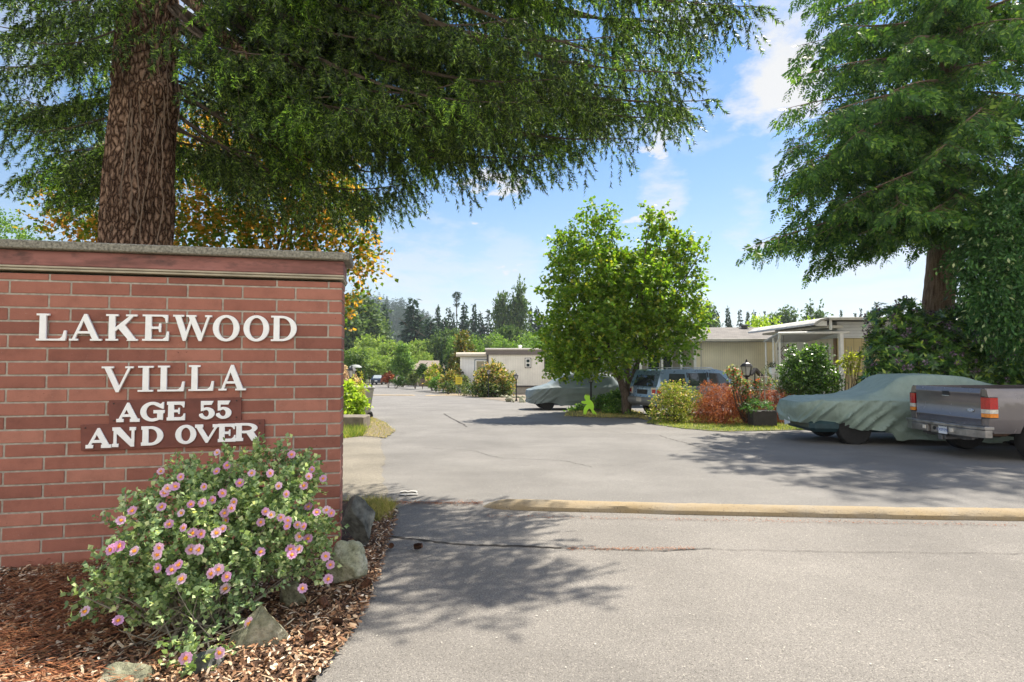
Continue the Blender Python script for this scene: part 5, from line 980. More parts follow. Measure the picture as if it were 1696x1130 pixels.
def boughs(g, specs, axis, sec_sp=.1, sec_len=.75, ter_sp=.055, ter_len=(.12, .34), nd=15, nl=.030, nw=.0055, hang=.85, arch=.12, sdroop=.35, t0=.16, fan=False):
    """specs: (start point, end point, density); returns needle triangles and wood tube specs"""
    TS, TD, TL = [], [], []; wood = []
    for (A, B, dn) in specs:
        A = np.array(A, float); B = np.array(B, float); Ln = np.linalg.norm(B - A); lat = np.cross(B - A, [0, 0, 1.0]); lat /= np.linalg.norm(lat) + 1e-6; C = A * .5 + B * .5 + lat * g.normal(0, .09) * Ln; C[2] = B[2] + (.5 + arch) * (A[2] - B[2]) + g.normal(0, .12) + arch * .6 * Ln
        ts = np.linspace(0, 1, 10); curve = np.array([bez(A, C, B, t) for t in ts]); wood.append((curve, max(.012, .0095 * Ln), .005))
        n = int(Ln * (1 - t0) / sec_sp * dn); 
        for k in range(n):
            if noise.noise(Vector((A[2] * 7 + B[0] * 5, k * .22, 3.3))) < -.07: continue
            t = t0 + (1 - t0) * (k + g.random()) / n; p = bez(A, C, B, t); fw = bez(A, C, B, min(1, t + .03)) - bez(A, C, B, t - .03); fw /= np.linalg.norm(fw)
            sd = np.cross(fw, [0, 0, 1]); sd /= np.linalg.norm(sd) + 1e-6; sg = 1 if k % 2 else -1
            ls = sec_len * (.25 + .75 * (1 - t) ** .55) * min(1, Ln / 3) * g.uniform(.65, 1.2); d = fw * g.uniform(.35, .75) + sd * sg * g.uniform(.5, 1.0) + np.array([0, 0, -sdroop * g.uniform(.4, 1.3)]); d /= np.linalg.norm(d)
            m = max(2, int(ls / ter_sp)); u_ = np.linspace(.02, 1, m)[:, None]; q = p + d * ls * u_ + np.array([0, 0, -.22 * ls]) * u_ ** 2
            if ls > .25: wood.append((q[::max(1, m // 3)], .006, .002))
            s2 = np.cross(d, [0, 0, 1]); s2 /= np.linalg.norm(s2) + 1e-6; alt = np.where(np.arange(m) % 2, 1, -1)[:, None]
            h = hang * g.uniform(.4, 1.1, (m, 1)); td = d * .45 + s2 * alt * .55 * (1 - h * .5) + np.array([0, 0, -1.0]) * h + g.normal(size=(m, 3)) * .14
            td = unit(td); tl_ = g.uniform(*ter_len, m) * (1.05 - .45 * u_[:, 0]); TS.append(q); TD.append(td); TL.append(tl_)
        TS.append(B[None]); TD.append(unit((B - C))[None]); TL.append(np.array([.25]))
    Sx = np.concatenate(TS); Dx = np.concatenate(TD); Lx = np.concatenate(TL); n = len(Sx)
    if fan:   # flat drooping fans of scale-leaf sprigs
        s = unit(np.cross(Dx, rsph(g, n))); k = nd; t = np.linspace(.05, 1, k)[None, :, None]; al = np.where(np.arange(k) % 2, 1, -1)[None, :, None]
        pos = Sx[:, None] + Dx[:, None] * t * Lx[:, None, None]; ld = Dx[:, None] * .75 + s[:, None] * al * (.95 - .5 * t) + g.normal(size=(n, k, 3)) * .08
        nn = np.cross(Dx, s)[:, None] + g.normal(size=(n, k, 3)) * .18; L = (nl * (1.15 - .6 * t) * g.uniform(.7, 1.2, (n, k, 1))).reshape(-1)
        return leafv(pos.reshape(-1, 3), ld.reshape(-1, 3), np.broadcast_to(nn, pos.shape).reshape(-1, 3), L, L * nw, .08, .5), wood, n
    k = nd; t = g.random((n, k, 1)); pos = Sx[:, None] + Dx[:, None] * t * Lx[:, None, None] + np.array([0, 0, -.1]) * (t ** 2) * Lx[:, None, None]
    r_ = rsph(g, n * k).reshape(n, k, 3); pr = r_ - (r_ * Dx[:, None]).sum(-1, keepdims=True) * Dx[:, None]; ld = unit(unit(pr) * .75 + Dx[:, None] * .75)
    sd = unit(np.cross(ld, rsph(g, n * k).reshape(n, k, 3))); L = nl * g.uniform(.7, 1.2, (n, k, 1))
    b0 = pos - sd * nw * .5; b1 = pos + sd * nw * .5; tp = pos + ld * L
    return np.stack([b0, b1, tp], 2).reshape(-1, 3), wood, n
def woodmesh(name, wood, mat, par, n=4):
    mb = MB()
    for (c, ra, rb_) in wood: mb.tube([Vector(p) for p in c], [ra + (rb_ - ra) * i / max(1, len(c) - 1) for i in range(len(c))], n if ra > .01 else 3, cap=False)
    return mb.build(name, mat, par, recalc=False, smooth=False)
# ================================================================== big spruce behind the sign wall
spr = empty('spruce_tree', (-4.62, 7.1, 0), 0, 'huge spruce with thick furrowed trunk and dark drooping boughs, rising behind the brick sign wall', 'tree')
tp = [(-4.70, 7.1, -.05), (-4.68, 7.1, 3), (-4.60, 7.1, 6), (-4.5, 7.15, 10), (-4.45, 7.2, 19)]
def sprr(z): return .425 + .20 * math.exp(-z * 1.1) - max(0, z - 1) * .022 if z < 15 else max(.03, .19 * (19.2 - z) / 4.2)
off(trunk_mesh('trunk', tp, sprr, m_bark, spr, 200, 420, .035, 4.5, [(4.85, -.5, .22, .16), (4.3, -.75, .14, .06), (2.75, -.35, .2, .09), (3.6, -.3, .15, .04), (5.6, -1.2, .12, .05)], 3), spr)
g = np.random.default_rng(31)
def st(z): return (-4.62 + .03 * z, 7.1, z)
ends = [(1165, 205, 7.6, 7.6), (1118, 235, 7.9, 7.2), (1130, 120, 6.5, 8.4), (1250, 12, 7.0, 9.2), (1050, 205, 8.2, 7.0), (1030, 268, 7.8, 6.6), (960, 262, 8.6, 6.4), (905, 295, 7.4, 6.2), (860, 255, 8.4, 6.2), (800, 292, 8.0, 5.8), (740, 275, 8.8, 5.6), (700, 320, 8.2, 5.2), (660, 345, 8.0, 4.9), (620, 350, 8.9, 4.7),
        (1020, 60, 6.0, 8.2), (930, 130, 6.2, 7.4), (850, 170, 5.9, 7.0), (780, 130, 5.8, 6.8), (690, 170, 6.0, 6.2), (590, 190, 6.2, 5.8), (700, 60, 5.5, 7.2), (860, 30, 5.2, 7.6), (540, 300, 8.4, 4.6), (600, 270, 9.2, 5.0), (470, 200, 8.6, 5.2), (430, 300, 9.0, 4.4), (1150, 60, 8.6, 8.8), (1210, -30, 7.8, 9.4), (1060, -50, 6.5, 9.0),
        (930, -90, 5.6, 8.8), (740, -120, 5.0, 8.2), (540, -80, 5.0, 7.4), (480, 90, 5.6, 6.2), (560, 40, 7.8, 7.0), (640, 100, 8.6, 7.0), (760, 210, 9.6, 6.8), (880, 110, 9.4, 7.8), (1000, 150, 9.4, 7.8), (820, 60, 8.0, 8.0), (560, 130, 9.4, 6.2), (650, 230, 9.8, 5.9), (380, 160, 9.6, 5.4), (500, 240, 10.2, 5.2), (960, 210, 10.0, 7.6), (1060, 110, 7.4, 8.2),
        (15, 235, 7.6, 5.0), (60, 300, 8.4, 4.6), (-80, 130, 7.0, 5.8), (50, 90, 6.1, 6.2), (110, 200, 9.2, 5.2), (90, 20, 6.2, 6.8), (-60, -40, 6.6, 7.2), (140, 320, 8.6, 4.2), (30, 180, 9.0, 5.4), (-20, 60, 8.4, 6.4), (120, 100, 8.6, 6.2), (160, 260, 9.3, 4.4), (100, 270, 7.6, 4.6), (40, 0, 8, 7.2), (330, 250, 9.6, 4.6), (350, 60, 9.4, 6.4)]
extra = [(1090, 150, 8.2, 7.6), (1140, 180, 8.6, 7.8), (1000, 230, 9.0, 6.8), (900, 200, 9.2, 7.0), (1080, 30, 9.0, 8.6), (980, 100, 8.6, 8.0), (820, 230, 7.4, 6.4), (760, 250, 7.0, 6.0), (900, 60, 9.6, 8.2), (1120, 90, 9.6, 8.4), (680, 200, 8.0, 6.2), (1180, 30, 8.2, 9.0)]
specs = [(st(z0), tuple(P(u, v - (38 if v > 180 and u > 380 else (20 if u < 200 else 0)), max(Y, 6.2))), 1.0) for (u, v, Y, z0) in ends + extra] + [(st(e[2] + 1.6), e, .8) for e in [(3.5, 7.5, 7.2), (3.0, 7.1, 7.2), (2.2, 7.0, 6.9), (3.3, 7.9, 7.4)]]
V1, wd, nt_ = boughs(g, specs, None, sec_sp=.088, sec_len=1.05, ter_sp=.072, ter_len=(.16, .62), nd=54, nl=.058, nw=.0145, hang=1.0, arch=-.22); print('SPR', nt_, len(V1))
hi = []
for k in range(42):
    z = 8.5 + k * .24; a = k * 2.39996; L = 3.9 * (19.5 - z) / 11 + .5; hi.append((st(z), (st(z)[0] + L * math.cos(a), 7.1 + L * math.sin(a), z - .25 * L), .7))
V2, wd2, _ = boughs(g, hi, None, sec_sp=.16, sec_len=.9, ter_sp=.12, ter_len=(.25, .5), nd=12, nl=.10, nw=.04)
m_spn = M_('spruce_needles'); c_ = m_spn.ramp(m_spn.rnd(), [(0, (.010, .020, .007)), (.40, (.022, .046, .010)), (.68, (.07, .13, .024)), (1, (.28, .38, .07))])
c_ = m_spn.mix(m_spn.math('MULTIPLY', m_spn.math('SUBTRACT', m_spn.noise(1.3, 4), .5), 5, True), c_, m_spn.mix(1.0, c_, (2.5, 2.7, 1.8), 'MULTIPLY'))  # dark ramp and bright patches imitate shaded interior and sunlit sprays in the colour
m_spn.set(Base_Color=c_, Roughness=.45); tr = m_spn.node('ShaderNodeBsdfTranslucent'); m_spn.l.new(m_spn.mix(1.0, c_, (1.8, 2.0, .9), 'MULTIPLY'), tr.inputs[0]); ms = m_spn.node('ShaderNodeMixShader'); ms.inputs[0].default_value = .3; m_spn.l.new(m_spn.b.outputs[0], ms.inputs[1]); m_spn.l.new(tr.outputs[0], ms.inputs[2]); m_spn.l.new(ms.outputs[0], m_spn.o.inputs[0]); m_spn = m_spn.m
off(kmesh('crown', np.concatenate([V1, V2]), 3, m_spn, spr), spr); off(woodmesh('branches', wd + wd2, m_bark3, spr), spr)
# bare sunny limb reaching right of the trunk, visible in front of the boughs
mb = MB(); pts = [(-4.35, 6.9, 7.4), P(330, 15, 6.7), P(372, 62, 6.6), P(412, 100, 6.6), P(440, 122, 6.7), P(452, 175, 6.8), P(475, 215, 7.0)]; mb.tube(pts, [.10, .075, .066, .058, .045, .03, .015], 10); off(mb.build('limb', m_bark, spr, smooth=True, recalc=False), spr)
mb = MB(); g_r = random.Random(3)
for i in range(22):      # dry ivy vines clinging to the bark
    a = g_r.uniform(-2.9, -.2); z = g_r.uniform(2.3, 4.6); pts = []
    for k in range(9):
        a += g_r.uniform(-.09, .09); r = sprr(z) + .035; pts.append((-4.62 + .03 * z + r * math.cos(a), 7.1 + r * math.sin(a), z)); z += g_r.uniform(.08, .24)
    mb.tube(pts, g_r.uniform(.004, .008), 4, cap=False)
off(mb.build('vine', simple('dry_vine', (.17, .12, .085), .9, .3, 20), spr, recalc=False), spr)
# ================================================================== generic leafy tree / shrub
def tree(name, base, label, cls, mat, seed, dens, per, tl, L, Wd, trunk=None, tmat=None, group=None, cat='tree', crown='crown', stem='trunk', nst=1, limb=.05, **kw):
    o = empty(name, base, 0, label, cat, group); o.location = base; g = np.random.default_rng(seed)
    mul = 2.6 if cat == 'shrub' else 1.0; V = twigs(g, cls, dens * mul, per, tl, L * (1.12 if cat == 'shrub' else 1), Wd * (1.2 if cat == 'shrub' else 1), **kw); off(kmesh(crown, V, 4, mat, o), o)
    mb = MB(); rr = random.Random(seed)
    if trunk:
        for tk in trunk: mb.tube(tk[0], tk[1], 10)
    for c in cls:
        a = Vector(base) if not trunk else min((Vector(tk[0][-1]) for tk in trunk), key=lambda q: (q - Vector(c[:3])).length)
        for q in range(nst): limbs(mb, a, [Vector(c[:3]) + Vector((rr.uniform(-.5, .5) * c[3], rr.uniform(-.5, .5) * c[4], rr.uniform(-.3, .6) * c[5]))], limb, rr, 5, 5)
    off(mb.build(stem, tmat or m_bark3, o, recalc=False, smooth=True), o); return o
def C(u, v, Y, r, k=1.0, dy=1.0): c = P(u, v, Y); rr = r * Y / F; return (c.x, c.y, c.z, rr, rr * dy, rr * k)
m_mapl = leafm('maple_leaf', [(0, (.07, .12, .02)), (.45, (.14, .18, .03)), (.62, (.32, .20, .035)), (.82, (.52, .21, .04)), (1, (.6, .30, .10))], .5, .5, .2, (.75, 1.15, .8), 1.2)
mY = 10.5
tree('maple_tree', (P(430, 600, mY).x, mY, gz(mY)), 'maple with orange and green leaves spreading behind the brick sign wall', [C(*q) for q in [(120, 350, 10.5, 50), (180, 330, 10.8, 60), (250, 300, 11, 60), (330, 330, 10.8, 75), (420, 300, 10.8, 85), (500, 330, 10.6, 80), (560, 380, 10.3, 60), (590, 420, 10.2, 38), (470, 400, 10.3, 60), (380, 400, 10.3, 60), (300, 400, 10.3, 55), (420, 230, 11.3, 70), (520, 260, 11, 60), (575, 470, 10.2, 30), (350, 250, 11.4, 60), (600, 385, 10.3, 25), (555, 330, 10.6, 40), (560, 505, 10.2, 22), (210, 400, 10.4, 50), (140, 385, 10.4, 30), (480, 215, 11.3, 45), (530, 235, 11.2, 30)]],
     m_mapl, 41, 24, 10, .34, .085, .07, [([(-4.6, 10.5, -.1), (-4.55, 10.5, 1.6)], [.17, .14])], limb=.045, up=.1, droop=.25, flat=.9)
m_ylg = leafm('yellow_green_leaf', [(0, (.05, .11, .03)), (.6, (.11, .20, .05)), (1, (.20, .30, .08))], .35)
tree('broadleaf_tree', (P(0, 600, 22).x, 22, gz(22)), 'pale green round topped tree at the left edge above the wall cap', [C(*q) for q in [(5, 400, 22, 45), (-20, 370, 22, 30), (-60, 420, 22, 60), (40, 420, 22, 30)]], m_ylg, 42, 14, 8, .4, .11, .07, [([(-19.8, 22, -.3), (-19.8, 22, 3)], [.2, .15])])
# katsura in the middle
m_kat = leafm('katsura_leaf', [(0, (.06, .13, .014)), (.45, (.12, .22, .022)), (.85, (.20, .30, .035)), (1, (.33, .33, .05))], .45, .5, .25, (1.35, 1.15, .8), .8)
kb = Vector((4.18, 21.0, gz(21))); 
kc0 = [(988, 352, 20.8, 22), (975, 372, 21, 20), (1003, 385, 21, 30), (940, 385, 21, 16), (940, 415, 21, 34), (1076, 352, 21, 17), (1085, 375, 21, 25), (1095, 405, 21.3, 40), (1143, 398, 21, 19), (1152, 430, 21, 16), (1130, 430, 21, 30), (1035, 455, 20.6, 42), (975, 455, 20.5, 55), (918, 432, 21, 17), (922, 480, 21, 26), (1120, 475, 21, 45), (1055, 490, 20.2, 66), (975, 520, 20, 60), (925, 545, 20.6, 36), (1140, 525, 21.2, 30), (1090, 545, 20.2, 52), (1000, 565, 19.8, 58), (940, 585, 20.2, 42), (932, 605, 20.8, 22), (1132, 560, 21, 28), (1148, 535, 21.6, 18), (1030, 530, 22.5, 70), (960, 590, 22, 40), (1080, 600, 22.2, 40), (1025, 605, 21.5, 38), (1120, 615, 21.5, 24), (990, 425, 22, 32), (1075, 445, 22.3, 36), (905, 620, 20.5, 15), (1163, 408, 21, 9), (1008, 350, 21, 10), (1100, 350, 21, 9), (925, 398, 21, 10)]
kc = [(a, b, c, max(7, r - (9 if b < 440 else 4))) for (a, b, c, r) in kc0 if (a, b) not in ((1120, 615), (905, 620), (1080, 600), (1025, 605))]
tree('broadleaf_tree', kb, 'full bright green broadleaf tree with low forked trunk between covered hatchback and blue car', [C(*q) for q in kc], m_kat, 43, 21, 10, .42, .14, .115,
     [([kb, P(1036, 655, 21), P(1026, 625, 21), P(1010, 595, 21)], [.19, .15, .11, .08]), ([kb, P(1042, 655, 21.1), P(1048, 625, 21.2), P(1060, 590, 21.2)], [.16, .12, .09, .07]), ([kb, P(1040, 640, 21.3), P(1038, 580, 21.5)], [.14, .1, .06])], limb=.05, up=.35, flat=.8)
# ================================================================== right hand cedar and its neighbour
ced = empty('cedar_tree', (12.65, 17.0, gz(17)), 0, 'tall cedar with reddish trunk and drooping green sprays above the rhododendrons', 'tree')
cp_ = [(12.5, 17, -.4), (12.6, 17, 2.5), (12.95, 17, 6), (13.3, 17, 12), (13.5, 17, 21)]
def cedr(z): return .44 + .35 * math.exp(-(z + .3) * .9) - max(0, z) * .018 if z < 18 else max(.03, .1 * (21.3 - z) / 3.3)
off(trunk_mesh('trunk', cp_, cedr, m_bark2, ced, 90, 200, .022, 6, (), 9), ced)
g = np.random.default_rng(51)
def cs(z): return (12.8 + .05 * z, 17, z)
ce = [(1247, 408, 15.2, 6.6), (1262, 398, 15.6, 6.8), (1285, 295, 14.6, 8.4), (1300, 330, 14.8, 7.8), (1310, 232, 15, 9.2), (1302, 180, 16, 10), (1322, 125, 15.4, 11), (1326, 75, 16, 12), (1345, 25, 15.4, 13), (1330, -20, 16, 14), (1395, 340, 14, 7.4), (1362, 385, 15.5, 6.6), (1355, 430, 15.8, 6.2), (1330, 270, 13.6, 8.2), (1360, 190, 13.2, 9.4), (1380, 110, 13.2, 10.8), (1400, 40, 13.2, 12),
      (1450, 310, 13.2, 7.6), (1420, 390, 14.4, 6.3), (1470, 385, 14, 6.2), (1420, 220, 12.8, 9), (1500, 340, 12.8, 6.8), (1550, 250, 12.4, 8.2), (1480, 150, 12.4, 10), (1520, 60, 12.4, 11.4), (1600, 200, 12.8, 8.8), (1650, 100, 13, 10.4), (1600, 330, 13.6, 6.8), (1545, 350, 13.2, 6.2), (1690, 280, 13.4, 7.8), (1740, 180, 13.6, 9.4), (1700, 30, 13, 11.4), (1600, -20, 12.4, 12.4), (1450, -30, 12.6, 13), (1530, 385, 15.6, 5.6), (1600, 300, 19, 7.4), (1500, 280, 20, 8),
      (1400, 250, 19, 8.8), (1420, 120, 19, 10.8), (1340, 200, 18, 9.8), (1350, 300, 17.5, 7.8), (1560, 120, 20, 11), (1640, 380, 16, 6.4), (1700, 380, 17, 7), (1380, 60, 18, 12), (1660, 220, 18, 9.6), (1440, 365, 17, 6.6), (1370, 340, 17, 7.2), (1480, 230, 15, 8.8), (1560, 30, 16, 12.2), (1640, 20, 16, 12), (1430, 60, 16, 12.2), (1720, 60, 14, 11.6), (1760, 120, 15, 10.8), (1700, 160, 13, 9.6), (1790, 0, 16, 12.4), (1680, 20, 18, 12.6), (1740, 240, 14, 8.4), (1660, 60, 20, 12.4), (1720, -40, 15, 13.4), (1780, 60, 19, 12), (1690, 230, 16, 9), (1600, 90, 18, 11.4), (1500, 20, 18, 12.8), (1640, 160, 16, 10), (1370, -20, 14, 13.4), (1310, 300, 15.5, 8.2), (1300, 250, 14.5, 9), (1315, 355, 15, 7.2), (1340, 395, 15, 6.6)]
sp = [(cs(z0), tuple(P(u, v, Y)), 1.0) for (u, v, Y, z0) in ce]
V1, wd, nt1 = boughs(g, sp, None, sec_sp=.105, sec_len=1.3, ter_sp=.105, ter_len=(.3, .75), nd=12, nl=.15, nw=.38, hang=.95, arch=.06, sdroop=.5, t0=.12, fan=True); print('CED', nt1, len(V1))
hi = []
for k in range(60):
    z = 11.5 + k * .155; a = k * 2.39996; L = 5.2 * (21.5 - z) / 9 * .8 + .5; hi.append((cs(z), (cs(z)[0] + L * math.cos(a), 17 + L * math.sin(a), z - .35 * L), .8))
V2, wd2, _ = boughs(g, hi, None, sec_sp=.3, sec_len=1.1, ter_sp=.26, ter_len=(.4, .8), nd=8, nl=.26, nw=.45, hang=.9, fan=True)
m_ced = leafm('cedar_spray', [(0, (.018, .05, .012)), (.5, (.038, .10, .020)), (.85, (.085, .175, .03)), (1, (.18, .28, .05))], .3, .5, .25, (1.8, 1.6, 1.0), .9)
off(kmesh('crown', np.concatenate([V1, V2]), 4, m_ced, ced), ced); off(woodmesh('branches', wd + wd2, m_bark2, ced), ced)
m_hem = leafm('hemlock_leaf', [(0, (.025, .075, .025)), (.6, (.055, .14, .04)), (.93, (.11, .23, .06)), (1, (.42, .47, .27))], .25, .5, .3, (1.4, 1.3, 1.0), 1.5)
tree('conifer_tree', (14.2, 15.0, gz(15)), 'blue green conifer with pale tassels overlapping the cedar at the right edge', [C(*q) for q in [(1690, 360, 13.5, 60), (1640, 395, 13.8, 45), (1650, 440, 13.5, 50), (1610, 425, 14, 26), (1690, 470, 13, 60), (1660, 500, 13.2, 42), (1705, 535, 13.2, 44), (1640, 470, 13.8, 24), (1740, 430, 14, 80), (1760, 300, 14.5, 70), (1760, 520, 14, 55), (1705, 310, 14, 36), (1665, 335, 14, 30)]],
     m_hem, 45, 40, 14, .42, .12, .05, [([(14.2, 15, -.2), (14.3, 15, 5.5)], [.28, .2])], tmat=m_bark2, droop=.7, up=-.1, flat=.9)
po = empty('utility_pole', (P(1612, 500, 30).x, 30, gz(30)), 0, 'slim brown wooden pole seen between cedar trunk and right conifer', 'pole'); MB().tube([(0, 0, 0), (0, 0, 7.6)], [.15, .12], 12).build('shaft', m_bark2, po); MB().bbox(-.9, .9, -.05, .05, 6.9, 7.02, .01).build('crossarm', m_bark2, po)
# rhododendrons
m_rho = leafm('rhododendron_leaf', [(0, (.025, .065, .018)), (.5, (.055, .13, .03)), (.85, (.12, .23, .045)), (1, (.30, .40, .06))], .22, .32, .5, (1.3, 1.3, .8), 1.5)
m_tru = M_('spent_truss'); m_tru.set(Base_Color=m_tru.ramp(m_tru.rnd(), [(0, (.09, .055, .07)), (.6, (.22, .15, .19)), (1, (.42, .33, .42))]), Roughness=.8); m_tru = m_tru.m
def whorls(g, cls, dens, L, Wd, k=9):
    out = []; tips = []
    for (cx_, cy_, cz_, rx, ry, rz) in cls:
        n = int(dens * 4 * math.pi * (rx * ry + ry * rz + rx * rz) / 3); d = rsph(g, n); p = np.array([cx_, cy_, cz_]) + d * np.array([rx, ry, rz]) * g.uniform(.62, 1.06, (n, 1)); ax = unit(d + g.normal(size=(n, 3)) * .35 + [0, 0, .5])
        tips.append(np.c_[p, ax]); a = np.linspace(0, 2 * np.pi, k, endpoint=False)[None, :] + g.random((n, 1)) * 6; s = unit(np.cross(ax, rsph(g, n))); b = np.cross(ax, s)
        rad = s[:, None] * np.cos(a)[..., None] + b[:, None] * np.sin(a)[..., None]; ld = rad * .9 + ax[:, None] * g.uniform(-.25, .45, (n, k, 1)); nn = ax[:, None] * 1.0 - rad * .3
        out.append(leafv(np.repeat(p, k, 0), ld.reshape(-1, 3), nn.reshape(-1, 3), L * g.uniform(.75, 1.2, n * k), Wd * g.uniform(.8, 1.2, n * k), -.06))
    return np.concatenate(out), np.concatenate(tips)
def rhodo(name, label, cls, base, seed, mat, dens=30, L=.16, Wd=.055, trus=.16, tmat=None, group=None, tsz=.085):
    o = empty(name, base, 0, label, 'shrub', group); g = np.random.default_rng(seed); V, T = whorls(g, cls, dens, L, Wd); off(kmesh('foliage', V, 4, mat, o), o)
    sel = T[g.random(len(T)) < trus]; k = 16; n = len(sel); d = rsph(g, n * k).reshape(n, k, 3); c = sel[:, None, :3] + sel[:, None, 3:] * .09
    Vt = leafv((c + d * tsz * .3).reshape(-1, 3), d.reshape(-1, 3), rsph(g, n * k), tsz * .8, tsz * .55); f_ = off(kmesh('flower_heads', Vt, 4, tmat or m_tru, o), o)
    mb = MB(); rr = random.Random(seed)
    for c in cls: limbs(mb, base, [c[:3]], .03, rr, 5, 5)
    off(mb.build('stem', m_bark3, o, recalc=False), o); return o
rhodo('rhododendron', 'big rhododendron with faded purple heads, left of the cedar trunk, behind the covered sedan', [C(*q) for q in [(1474, 590, 15.5, 42), (1460, 630, 15, 32), (1490, 545, 16, 50), (1500, 600, 15.2, 55), (1462, 560, 16, 20), (1500, 520, 16.4, 24), (1520, 640, 15, 40)]], (P(1480, 700, 15.6).x, 15.6, gz(15.6)), 61, m_rho)
rhodo('rhododendron', 'rhododendron with lavender brown heads directly in front of the cedar trunk', [C(*q) for q in [(1555, 580, 15, 55), (1590, 540, 15.6, 45), (1560, 620, 14.6, 50), (1600, 600, 15, 50), (1545, 545, 15.6, 30), (1615, 555, 15.6, 40)]], (P(1570, 700, 15.2).x, 15.2, gz(15.2)), 62, m_rho)
rhodo('rhododendron', 'tall rhododendron with yellow tinged leaves right of the cedar trunk, under the blue green conifer', [C(*q) for q in [(1620, 520, 16, 32), (1650, 560, 15.4, 50), (1680, 600, 14.6, 55), (1640, 620, 14.6, 45), (1720, 560, 15, 60), (1700, 640, 14.4, 50)]], (P(1660, 700, 15).x, 15, gz(15)), 63, m_rho)
# shrubs of the middle distance
def shrub_(name, label, px, mat, seed, dens, per, tl, L, Wd, base=None, **kw):
    cls = [C(q[0], q[1], q[2], q[3] * .84, *q[4:]) for q in px]; b = base or (cls[0][0], cls[0][1], gz(cls[0][1])); rj = random.Random(seed); cls += [(c[0] + c[3] * rj.uniform(-1, 1), c[1] + c[4] * rj.uniform(-.6, .6), c[2] + c[5] * rj.uniform(.1, .95), c[3] * .38, c[4] * .38, c[5] * .42) for c in cls[:5] if name not in ('golden_cypress', 'arborvitae', 'clipped_hedge', 'topiary_shrub')]; return tree(name, b, label, cls, mat, seed, dens, per, tl, L, Wd, None, m_bark3, cat='shrub', crown='foliage', stem='stem', limb=.018, nst=2, **kw)
m_pie = leafm('pieris_leaf', [(0, (.09, .14, .02)), (.55, (.22, .27, .035)), (.85, (.38, .37, .07)), (.94, (.55, .30, .22)), (1, (.62, .42, .34))], .3)
shrub_('flowering_shrub', 'lime yellow shrub with pink tipped shoots in front of the blue car', [(1120, 668, 17.4, 28), (1095, 672, 17.3, 20), (1145, 668, 17.6, 22), (1110, 650, 17.6, 18), (1090, 690, 17, 14), (1130, 650, 17.7, 18), (1148, 685, 17.2, 14), (1118, 690, 17, 18)], m_pie, 71, 42, 8, .16, .05, .026)
m_jm = leafm('red_maple_leaf', [(0, (.11, .028, .018)), (.5, (.26, .07, .035)), (.85, (.42, .14, .06)), (1, (.55, .27, .17))], .35, .5, .2, (1.2, 1.3, 1.1), 2)
shrub_('laceleaf_maple', 'mounded red laceleaf maple left of the large lantern', [(1200, 668, 17.2, 36, .9), (1175, 675, 17, 24), (1225, 672, 17, 26), (1195, 650, 17.4, 22, .7), (1160, 688, 16.9, 14), (1220, 650, 17.3, 18, .8), (1195, 690, 16.7, 24, .6)], m_jm, 72, 55, 10, .2, .06, .012, droop=.9, up=0, flat=1.0)
m_jm2 = leafm('dark_maple_leaf', [(0, (.12, .035, .022)), (.6, (.30, .08, .045)), (1, (.45, .16, .09))], .3)
shrub_('laceleaf_maple', 'darker shaded red laceleaf maple between the large lantern and the covered sedan', [(1280, 665, 17.6, 30, .8), (1310, 670, 17.6, 26, .7), (1265, 660, 17.8, 20), (1290, 685, 17.2, 30, .7), (1335, 668, 17.8, 18, .6), (1250, 680, 17.5, 20)], m_jm2, 73, 50, 10, .2, .06, .012, droop=.9, up=0, flat=1.0)
m_cam = leafm('camellia_leaf', [(0, (.03, .07, .02)), (.5, (.06, .13, .03)), (.85, (.12, .22, .05)), (1, (.25, .36, .12))], .3, .3, .5)
shrub_('camellia_shrub', 'glossy green shrub rounded before the canopy posts, behind the covered sedan nose', [(1335, 612, 18, 28), (1318, 592, 18.2, 15), (1350, 592, 18, 20), (1368, 618, 18, 19), (1330, 640, 17.8, 34), (1310, 620, 18, 20), (1378, 635, 18, 16), (1355, 645, 17.8, 26), (1345, 582, 18.2, 12)], m_cam, 74, 42, 7, .18, .075, .04)
m_jun = leafm('juniper', [(0, (.05, .08, .03)), (.6, (.10, .14, .045)), (1, (.18, .21, .07))], .25)
shrub_('juniper_shrub', 'low olive green juniper between the red maples and the glossy green shrub', [(1305, 645, 17.9, 20, .7), (1335, 652, 17.6, 18, .6), (1290, 640, 18.1, 12), (1265, 622, 18.6, 10)], m_jun, 75, 60, 8, .12, .05, .012)
m_ros = leafm('rose_leaf', [(0, (.05, .10, .03)), (.5, (.14, .2, .07)), (.75, (.45, .42, .3)), (.88, (.35, .03, .03)), (1, (.55, .12, .08))], .3)
shrub_('rose_bush', 'sparse climbing rose with dark red and cream blooms around the large lantern', [(1218, 625, 16.6, 12), (1228, 640, 16.6, 14), (1245, 655, 16.6, 12), (1258, 640, 16.7, 10), (1210, 615, 16.6, 8), (1275, 635, 16.7, 7), (1240, 672, 16.6, 12)], m_ros, 76, 50, 6, .12, .06, .045, base=(P(1235, 690, 16.7).x, 16.7, gz(16.7)))
m_vin = leafm('vine_leaf', [(0, (.12, .17, .03)), (1, (.42, .42, .06))], .4)
shrub_('climbing_vine', 'thin yellow green vine on the bamboo stakes beside the annex wall', [(1402, 600, 18.1, 8), (1412, 612, 18.1, 7), (1425, 592, 18.1, 7), (1408, 590, 18.1, 5)], m_vin, 77, 40, 5, .14, .08, .06)
m_gc = leafm('groundcover_leaf', [(0, (.03, .08, .015)), (.6, (.08, .17, .03)), (1, (.18, .28, .06))], .35)
